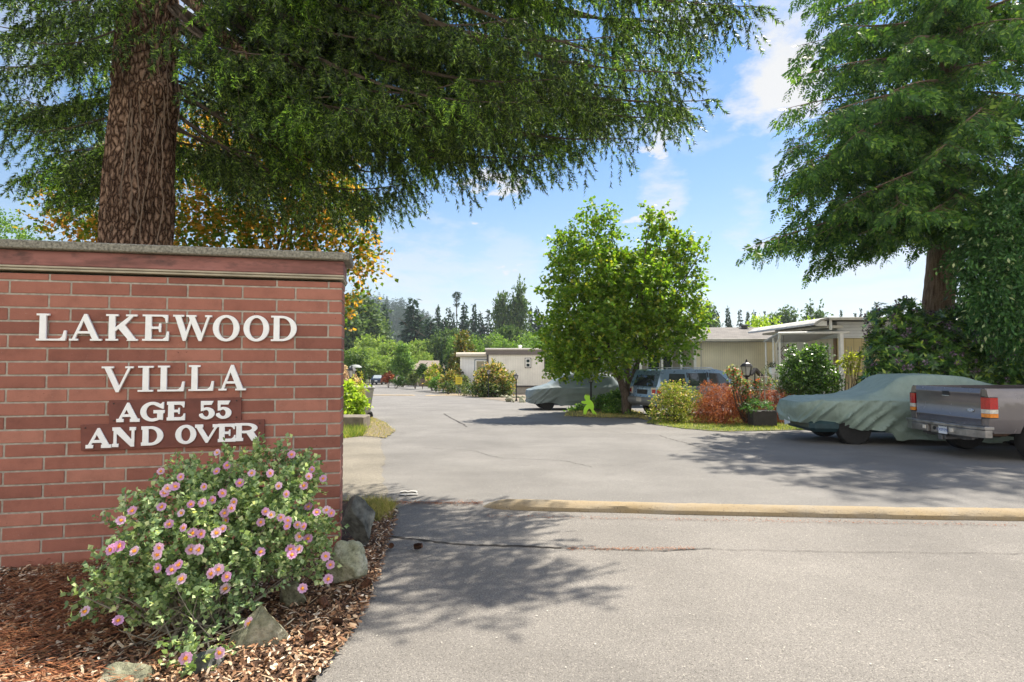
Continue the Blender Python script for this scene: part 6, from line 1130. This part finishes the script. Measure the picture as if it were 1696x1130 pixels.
shrub_('groundcover_shrub', 'low green groundcover heaped at the foot of the forked broadleaf tree', [(960, 681, 22.8, 12, .6), (985, 678, 22.8, 14, .6), (1005, 672, 22.4, 20, .8), (1020, 665, 21.8, 18), (1015, 685, 21.2, 18, .5), (945, 683, 22.8, 8, .6), (1045, 690, 20.8, 12, .4), (1070, 692, 20.5, 12, .4)], m_gc, 78, 45, 7, .18, .08, .05)
m_rhb = leafm('rhododendron_bloom_leaf', [(0, (.05, .09, .02)), (.4, (.12, .16, .03)), (.65, (.30, .27, .06)), (.85, (.42, .24, .10)), (1, (.6, .45, .36))], .3)
m_rhd = leafm('rhododendron_lower', [(0, (.03, .065, .018)), (.6, (.07, .12, .03)), (1, (.3, .3, .14))], .25)
shrub_('rhododendron', 'large round rhododendron with orange tinted new growth in front of the mobile home', [(818, 632, 38.5, 28), (800, 640, 38.2, 18), (838, 638, 38.2, 16), (820, 615, 38.8, 16), (800, 622, 38.6, 12), (845, 628, 38.8, 8)], m_rhb, 79, 10, 8, .35, .15, .08)
shrub_('evergreen_shrub', 'dark green evergreen shrub under the orange tinted rhododendron ball', [(815, 647, 37.6, 18, .7), (795, 646, 37.6, 12), (840, 646, 37.8, 10), (775, 646, 40, 10)], m_rhd, 80, 14, 8, .3, .14, .07)
shrub_('rhododendron', 'pale yellow and peach rhododendron left of the yellow sign', [(745, 627, 46, 12), (736, 634, 46, 10), (755, 622, 47, 10)], m_rhb, 81, 10, 8, .35, .16, .09)
shrub_('evergreen_shrub', 'rounded dark shrub at the road edge just left of the yellow sign', [(742, 641, 43, 9, .8), (755, 643, 43, 9, .8), (768, 634, 46, 10)], m_rhd, 82, 12, 8, .3, .15, .08)
m_hdg = leafm('hedge_leaf', [(0, (.02, .05, .012)), (1, (.06, .12, .02))], .2)
shrub_('clipped_hedge', 'low flat clipped dark hedge at the far road corner', [(655, 633, 62, 6, .8), (666, 631, 62, 8, .8), (678, 633, 61, 6, .8)], m_hdg, 83, 10, 8, .3, .2, .1)
shrub_('red_shrub', 'round dark red barberry like shrub left of the low clipped hedge', [(644, 625, 66, 7), (638, 628, 66, 4)], m_jm2, 84, 12, 8, .3, .2, .1)
shrub_('topiary_shrub', 'mushroom shaped dark green topiary on a thin stem by the far brown roofs', [(700, 611, 58, 7), (700, 616, 58, 9, .5)], m_hdg, 85, 12, 8, .3, .18, .1)
shrub_('garden_shrub', 'olive yellow shrub right of the low clipped hedge', [(688, 625, 60, 8), (682, 627, 60, 6)], m_jun, 86, 10, 8, .3, .2, .1)
shrub_('garden_shrub', 'bright green and pinkish shrub group at the roadside right of the topiary', [(716, 622, 52, 10), (722, 612, 54, 9), (712, 632, 50, 8, .6)], m_pie, 87, 10, 8, .3, .2, .1)
shrub_('garden_shrub', 'low green bed plant with white flowers at the road edge, right of the topiary', [(722, 634, 48, 9, .7), (731, 630, 49, 7)], m_gc, 88, 10, 8, .3, .2, .1)
shrub_('garden_tree', 'loose yellow green small tree standing over the low clipped hedge', [(668, 590, 68, 11), (664, 603, 68, 13), (674, 606, 68, 12), (668, 578, 68, 7), (662, 615, 68, 8), (678, 616, 68, 7)], m_ylg, 89, 6, 7, .5, .26, .14)
shrub_('garden_tree', 'bronze and green small tree left of the white sided lean to', [(770, 580, 56, 16), (762, 600, 55, 18), (778, 600, 55, 16), (755, 615, 54, 13), (768, 562, 57, 9), (775, 622, 53, 10)], leafm('bronze_leaf', [(0, (.04, .07, .015)), (.6, (.10, .12, .025)), (1, (.24, .13, .05))], .3), 90, 7, 7, .5, .24, .13)
shrub_('dark_hedge', 'dark evergreen hedge in deep shade behind the covered hatchback', [(940, 610, 33, 22), (975, 612, 33, 24), (1010, 615, 33, 24), (1045, 612, 33, 22)], m_hdg, 91, 6, 7, .4, .2, .1)
# left of the road
m_lim = leafm('lime_leaf', [(0, (.12, .2, .02)), (.6, (.26, .36, .04)), (1, (.45, .5, .12))], .45)
shrub_('planter_shrub', 'bright lime green leafy shrub filling the raised wooden planter', [(575, 668, 17.4, 20), (590, 676, 17.2, 16), (568, 650, 17.5, 16), (582, 690, 17, 18, .6), (598, 668, 17.2, 6), (603, 642, 17.6, 5)], m_lim, 92, 40, 6, .2, .10, .07)
m_gold = leafm('gold_cypress', [(0, (.22, .24, .02)), (.5, (.42, .40, .03)), (1, (.6, .55, .08))], .3)
shrub_('golden_cypress', 'narrow golden conifer spire nearest the rubbish bin', [(597, 660, 18.5, 7), (597, 648, 18.5, 6), (597, 637, 18.5, 4), (597, 627, 18.5, 2.6), (597, 618, 18.5, 1.6)], m_gold, 93, 140, 6, .08, .05, .02)
shrub_('golden_cypress', 'narrow golden conifer spire beside the left black lantern', [(585, 660, 18.6, 6), (585, 648, 18.6, 5), (585, 636, 18.6, 4), (585, 626, 18.6, 2.5)], m_gold, 94, 140, 6, .08, .05, .02)
m_pk = leafm('pink_leaf', [(0, (.3, .2, .15)), (.6, (.5, .34, .28)), (1, (.62, .5, .42))], .3)
shrub_('pink_shrub', 'dusty pink shrub behind the left black lantern', [(568, 630, 26, 12), (585, 630, 27, 8), (566, 615, 26, 10)], m_pk, 95, 20, 7, .2, .1, .06)
for i, (u, v, r, lab) in enumerate([(576, 590, 6.5, 'clipped column arborvitae, leftmost of three by the road'), (590, 592, 6.5, 'clipped column arborvitae, middle one of three by the road'), (602, 586, 5, 'tallest narrow column arborvitae, rightmost of three by the road')]):
    shrub_('arborvitae', lab, [(u, v + k * 9, 48, r * (1 if k else .8)) for k in range(6)], m_hdg, 96 + i, 16, 7, .25, .16, .05)['group'] = 'arborvitae columns'
m_wd = leafm('weed_leaf', [(0, (.10, .18, .02)), (.6, (.25, .34, .04)), (1, (.55, .5, .08))], .4)
shrub_('weed_clump', 'straggly yellow green weeds spilling over the front of the raised planter', [(572, 700, 16.6, 11, .7), (588, 706, 16.3, 10, .7), (600, 712, 15.9, 7, .6), (570, 716, 15.7, 9, .6), (612, 716, 15.6, 4, .6)], m_wd, 99, 40, 6, .14, .06, .03)
# ================================================================== grass and weeds
m_gr = leafm('grass_blade', [(0, (.06, .12, .02)), (.5, (.14, .2, .04)), (.8, (.3, .3, .08)), (1, (.5, .42, .18))], .35)
m_gr2 = leafm('dry_grass_blade', [(0, (.12, .16, .03)), (.4, (.3, .28, .08)), (1, (.55, .42, .2))], .3)
def grass(polypx, n, h, mat, seed, label, w=.006, lean=.7, world=False):
    poly = [(q.x, q.y) for q in (G(*p) for p in polypx)]; g = np.random.default_rng(seed); q = np.array(scatter(poly, n, random.Random(seed))); z = np.array([gz(y) for y in q[:, 1]]) + .012
    Pn = np.c_[q, z]; D = np.c_[g.normal(0, lean, (n, 2)), np.ones(n)]; s = unit(np.c_[g.normal(size=(n, 2)), np.zeros(n)]); H = (h * g.uniform(.4, 1.3, n))[:, None]; wv = w * g.uniform(.6, 1.4, (n, 1))
    V = np.stack([Pn - s * wv, Pn + s * wv, Pn + unit(D) * H], 1).reshape(-1, 3); return tag(kmesh('grass', V, 3, mat), label, 'grass', kind='stuff')
m_dirt = simple('dry_dirt', (.17, .135, .085), 1, .3, 6, bump=.5)
lp = [(563, 727), (600, 724), (640, 727), (655, 715), (640, 702), (612, 690), (563, 700)]
sheet('garden_bed', [(q.x, q.y) for q in (G(*p) for p in lp)], .024, m_dirt, 7, .08, .3)
grass(lp, 3200, .07, m_gr2, 1, 'dry yellow grass and weeds between the raised planter and the road'); grass([(563, 728), (600, 724), (612, 700), (563, 700)], 5200, .20, m_gr, 2, 'lush green weeds at the foot of the raised planter', .009)
cbed = [(1072, 702), (1130, 711), (1200, 716), (1338, 713), (1345, 700), (1290, 694), (1180, 690), (1085, 692)]
sheet('garden_bed', [(q.x, q.y) for q in (G(*p) for p in cbed)], .024, m_soil, 8, .08, .3); grass(cbed, 22000, .08, m_gr, 3, 'uneven green grass strip below the red maples', .007)
tb = [(935, 690), (1000, 693), (1055, 693), (1078, 699), (1062, 684), (1040, 680), (940, 683)]
sheet('garden_bed', [(q.x, q.y) for q in (G(*p) for p in tb)], .024, m_dirt, 9, .08, .3); grass(tb, 5000, .09, m_gr2, 4, 'thin dry grass at the foot of the forked broadleaf tree', .008)
grass([(598, 668), (612, 690), (628, 712), (634, 716), (616, 690), (603, 667)], 1200, .06, m_gr2, 5, 'sparse dry grass along the left asphalt edge')
grass([(562, 834), (630, 832), (654, 838), (648, 862), (628, 872), (600, 836)], 3000, .11, m_gr2, 6, 'dry straw and weeds behind the dark upright boulder', .003, 1.3)
# ================================================================== far trees
def conifer_mesh(seed, ragged=.25, n_t=34):
    g = np.random.default_rng(seed); P0, D0, S0_ = [], [], []
    for i in range(n_t):
        t = (i + .5) / n_t; z = .07 + .93 * t; r = .17 * (1 - t) ** .8 + .01; nb = max(6, int(22 * (1 - t) + 5))
        for k in range(nb):
            a = g.uniform(0, 6.28); L = r * g.uniform(1 - ragged * 1.6, 1 + ragged); m = max(2, int(L / .016)); u_ = (np.arange(m) + .5)[:, None] / m; d = np.array([math.cos(a), math.sin(a), .05 - .5 * (1 - t)])
            P0.append(np.array([0, 0, z]) + d * L * u_ + g.normal(0, .005, (m, 3))); D0.append(np.tile(d, (m, 1)) + g.normal(0, .5, (m, 3)) + [0, 0, -.5]); S0_.append(np.full(m, .055))
    Pn = np.concatenate(P0); D = np.concatenate(D0); return leafv(Pn, D, g.normal(size=Pn.shape) + [0, 0, .8], np.concatenate(S0_) * g.uniform(.7, 1.4, len(Pn)), .028)
def decid_mesh(seed, tall=1.0, n=20, dens=70, open_=0):
    g = np.random.default_rng(seed); cl = []
    for i in range(n):
        d = rsph(g, 1)[0]; rr = g.uniform(.35, .95) ; h = .62 + .33 * d[2] * rr; r = g.uniform(.09, .17) * (1 - open_ * .3); cl.append((.26 * d[0] * rr / tall * (1.15 - .5 * max(0, d[2])), .26 * d[1] * rr / tall, h, r / tall ** .5, r / tall ** .5, r))
    cl.append((0, 0, .6, .2 / tall, .2 / tall, .3)); return twigs(g, cl, dens * 2.2, 6, .07, .042, .030, .2, .45, .3, .6)
def ctrunk(mat): 
    mb = MB(); mb.tube([(0, 0, -.02), (0, 0, .5), (0, 0, .97)], [.014, .009, .002], 6, cap=False)
    for k in range(7): a = k * 2.4; mb.tube([(0, 0, .3 + k * .06), (.16 * math.cos(a), .16 * math.sin(a), .45 + k * .06)], [.006, .002], 4, cap=False)
    return mb
fm1 = leafm('fir_far', [(0, (.014, .034, .020)), (1, (.040, .075, .040))], .15, .7, .1, (1.3, 1.3, 1.1), .15)
fm2 = leafm('grey_green_far', [(0, (.045, .085, .035)), (.6, (.085, .135, .055)), (1, (.16, .21, .10))], .3, .6, .2, (1.3, 1.3, 1), .12)
fm3 = leafm('light_green_far', [(0, (.06, .13, .025)), (.6, (.12, .21, .04)), (1, (.22, .31, .07))], .35, .6, .2, (1.35, 1.2, .9), .12)
fm4 = leafm('willow_far', [(0, (.09, .16, .03)), (.6, (.17, .25, .055)), (1, (.30, .36, .10))], .35, .6, .2, (1.25, 1.15, .9), .12)
fm5 = leafm('dark_broadleaf_far', [(0, (.03, .065, .02)), (.6, (.06, .11, .03)), (1, (.12, .17, .05))], .3, .6, .2, (1.3, 1.2, .9), .12)
protos = {}
def proto(kind):
    if kind in protos: return protos[kind]
    if kind[0] == 'c': V = conifer_mesh(int(kind[1:]) + 200, .28 if kind != 'c3' else .5, 34 if kind != 'c3' else 20)
    elif kind[0] == 'p': V = decid_mesh(int(kind[1:]) + 300, 1.7, 30, 75, .5)
    else: V = decid_mesh(int(kind[1:]) + 400, .85, 24, 60)
    me = bpy.data.meshes.new('crown'); o = kmesh('crown', V, 4, fm1); me = o.data; bpy.data.objects.remove(o)
    tb_ = ctrunk(None).build('trunk', m_bark3, recalc=False); tm_ = tb_.data; bpy.data.objects.remove(tb_); protos[kind] = (me, tm_); return protos[kind]
rt_ = random.Random(8)
def far_tree(kind, u, vtop, Y, wpx, mat, label, name='fir_tree', group='trees beyond the houses', zb=None):
    x = P(u, 600, Y).x; g0 = gz(Y) if zb is None else zb; h = P(u, vtop, Y).z - g0; w = wpx * Y / F; me, tm = proto(kind)
    o = empty(name, (x, Y, g0), rt_.uniform(0, 6.28), label, 'tree', group); k = w / (.36 if kind[0] == 'c' else (.62 if kind[0] == 'd' else .40)); o.scale = (k, k, h)
    c = link('crown', me, o); c.material_slots[0].link = 'OBJECT'; c.material_slots[0].material = mat; link('trunk', tm, o); return o
far_tree('p1', 596, 483, 130, 72, fm2, 'huge grey green cottonwood nearest the right end of the brick wall', 'cottonwood_tree'); far_tree('p2', 572, 500, 125, 60, fm2, 'grey green cottonwood half hidden by the brick wall end', 'cottonwood_tree'); far_tree('p3', 622, 505, 135, 44, fm2, 'grey green cottonwood in the right flank of the huge one', 'cottonwood_tree')
far_tree('c1', 684, 494, 165, 62, fm1, 'broad dark pointed fir standing alone against the hill'); far_tree('c2', 637, 503, 185, 30, fm1, 'narrow dark fir between the cottonwoods and the broad dark fir'); far_tree('c3', 654, 555, 150, 14, fm1, 'short dark fir below and left of the broad pointed fir')
for i, (u, v, Y, w) in enumerate(sorted([(725, 505, 175, 15), (713, 527, 145, 30), (742, 508, 185, 12), (750, 518, 180, 12), (769, 504, 185, 16), (785, 503, 180, 17), (796, 518, 190, 14), (809, 512, 190, 14), (722, 545, 120, 24), (775, 530, 175, 20), (879, 508, 185, 14), (890, 510, 185, 14), (901, 520, 190, 14), (735, 528, 150, 20), (700, 545, 150, 20), (915, 515, 190, 14)])):
    far_tree(['c1', 'c2', 'c3'][i % 3], u, v, Y, w * (1.5 + .5 * (i % 3)), fm1, f'dark fir, {ORD[i]} from the left in the far tree line right of the hill')
far_tree('p4', 832, 478, 160, 30, fm5, 'left one of two tall airy dark cottonwoods above the mobile home', 'cottonwood_tree'); far_tree('p5', 858, 470, 160, 36, fm5, 'right, taller one of two airy dark cottonwoods above the mobile home', 'cottonwood_tree')
for i, (u, v, Y, w) in enumerate(sorted([(620, 548, 120, 58), (650, 560, 115, 60), (598, 575, 100, 50), (632, 588, 95, 50), (695, 556, 118, 44), (612, 592, 90, 40), (655, 585, 98, 40), (700, 578, 100, 34), (682, 592, 96, 30)])):
    far_tree(['d1', 'd2', 'd3'][i % 3], u, v, Y, w, fm4, f'billowing yellow green willow, {ORD[i]} from the left below the hill', 'willow_tree', 'willows below the hill')
for i, (u, v, Y, w) in enumerate(sorted([(742, 536, 115, 46), (765, 545, 110, 50), (795, 550, 105, 46), (820, 545, 108, 46), (850, 530, 112, 50), (875, 545, 108, 50), (900, 540, 112, 50), (925, 560, 100, 50), (780, 560, 85, 40), (835, 562, 85, 46), (885, 566, 85, 46), (960, 560, 100, 60), (1010, 565, 100, 60), (1060, 565, 100, 60), (1110, 565, 100, 50)])):
    far_tree(['d2', 'd3', 'd1'][i % 3], u, v, Y, w, fm3 if i % 3 else fm5, f'{"light" if i % 3 else "dark"} green broadleaf tree, {ORD[i]} from the left in the belt behind the mobile home', 'broadleaf_tree', 'broadleaf trees behind the mobile home')
far_tree('c2', 731, 568, 66, 9, fm1, 'very thin dark cypress spire right of the brown roofs', 'cypress_tree')
sn = far_tree('c3', 756, 520, 170, 14, fm1, 'odd tall thin fir with a bare upper stem and tufted flat top'); tg_ = (P(756, 490, 170).z - gz(170)); 
o = kmesh('tuft', np.array(twigs(np.random.default_rng(6), [(0, 0, 0, 1.05, 1.05, .75), (.1, 0, -2.6, .6, .6, .5), (-.2, 0, -1.2, .45, .45, .5)], 6, 6, .5, .45, .25)), 4, fm1, sn); sx, sy, sz = sn.scale; o.location = (0, 0, tg_ / sz); o.scale = (1 / sx, 1 / sy, 1 / sz)
mbt = MB().tube([(0, 0, -6), (0, 0, .3)], [.18, .1], 5); o2 = mbt.build('upper_stem', m_bark3, sn, recalc=False); o2.location = o.location; o2.scale = o.scale
for i, (u, v, Y, w) in enumerate(sorted([(1207, 509, 150, 17), (1227, 511, 150, 16), (1240, 516, 155, 14), (1250, 516, 150, 16), (1268, 514, 160, 12), (1395, 513, 160, 10), (1428, 510, 160, 12), (1440, 515, 160, 10), (1190, 516, 150, 14), (1418, 518, 165, 12)])):
    far_tree(['c1', 'c2', 'c3'][i % 3], u, v, Y, w * 1.3, fm1, f'small distant fir tip, {ORD[i]} from the left above the house roofs', group='fir tips above the roofs')
for i, (u, v, Y, w, lab) in enumerate([(1172, 499, 130, 34, 'loose dark pine just right of the green broadleaf crown, above the cream roof'), (1302, 505, 140, 40, 'round airy dark tree above the middle of the cream house roof'), (1350, 503, 140, 46, 'wide airy dark tree above the join of cream house and annex'), (1285, 514, 145, 26, 'small airy dark tree left of the round one above the cream house roof')]): far_tree(['p1', 'p3', 'p2', 'p4'][i], u, v, Y, w, fm5, lab, 'broadleaf_tree')
for i, (u, v, Y, w, lab) in enumerate([(1262, 523, 45, 50, 'bright lime tree top peeping over the cream house roof at its middle'), (1330, 519, 45, 56, 'bright lime tree top peeping over the roof beside the annex gable')]): far_tree(['d1', 'd2'][i], u, v, Y, w, m_lim, lab, 'broadleaf_tree')
# hill and its woods, low woods along the valley
m_hill = simple('wooded_hill_ground', (.035, .06, .03), 1, .4, .02)
def hh(x, y):
    d = max(0, min(1, (y - 330) / 330)); e = max(0, min(1, (15 - x) / 150)) ; return -5.5 + 64 * (d * d * (3 - 2 * d)) * (e ** 1.3) * (1 + .12 * noise.noise(Vector((x * .01, y * .01, 0))))
mb = MB(); nx_, ny_ = 60, 40; xs_ = [-700 + 760 * i / nx_ for i in range(nx_ + 1)]; ys_ = [330 + 570 * j / ny_ for j in range(ny_ + 1)]
mb.add([(x, y, hh(x, y)) for y in ys_ for x in xs_], [(j * (nx_ + 1) + i, j * (nx_ + 1) + i + 1, (j + 1) * (nx_ + 1) + i + 1, (j + 1) * (nx_ + 1) + i) for j in range(ny_) for i in range(nx_)]); tag(mb.build('hill', m_hill, smooth=True), kind='structure')
g = np.random.default_rng(77); Vc = [conifer_mesh(k + 500, .3, 12) for k in range(3)]; Vd = [decid_mesh(k + 600, .8, 8, 16) for k in range(3)]
Vh = []
for i in range(560):
    y = g.uniform(350, 700); x = -g.uniform(.10, .34) * y; h = g.uniform(12, 24); 
    if hh(x, y) < -2 and g.random() < .5: continue
    c = g.random() < .6; v = (Vc if c else Vd)[g.integers(3)]; v = v[:]; k = h * (1.0 if c else 1.0); a = g.uniform(0, 6.28); ca, sa = math.cos(a), math.sin(a)
    q = v * [k * 1.0, k * 1.0, h]; q = np.c_[q[:, 0] * ca - q[:, 1] * sa, q[:, 0] * sa + q[:, 1] * ca, q[:, 2]] + [x, y, hh(x, y) - 1]; Vh.append(q)
tag(kmesh('hill_woods', np.concatenate(Vh), 4, fm1), 'dense mixed woods covering the far hill behind the cottonwoods', 'woods', kind='stuff')
cl = [(x + rt_.uniform(-3, 3), 215 + rt_.uniform(-12, 12), -5 + rt_.uniform(1, 5), 7, 5, rt_.uniform(5, 8)) for x in range(-90, 190, 7)]
tag(kmesh('valley_woods', twigs(np.random.default_rng(5), cl, 1.6, 6, 1.4, .9, .55), 4, fm5), 'continuous low woods closing the view behind the separate far trees', 'woods', kind='stuff')
# ================================================================== air
hm = bpy.data.materials.new('haze'); hm.use_nodes = True; hn = hm.node_tree.nodes; hn.remove(hn['Principled BSDF'])
pv = hn.new('ShaderNodeVolumePrincipled'); pv.inputs['Color'].default_value = (.80, .88, 1, 1); pv.inputs['Density'].default_value = .00022; pv.inputs['Anisotropy'].default_value = .2
hm.node_tree.links.new(pv.outputs[0], hn['Material Output'].inputs['Volume'])
hb = MB().box(-920, 920, -60, 1520, -7, 130).build('haze', hm); tag(hb, 'thin summer haze in the air over the valley', 'haze', kind='stuff')
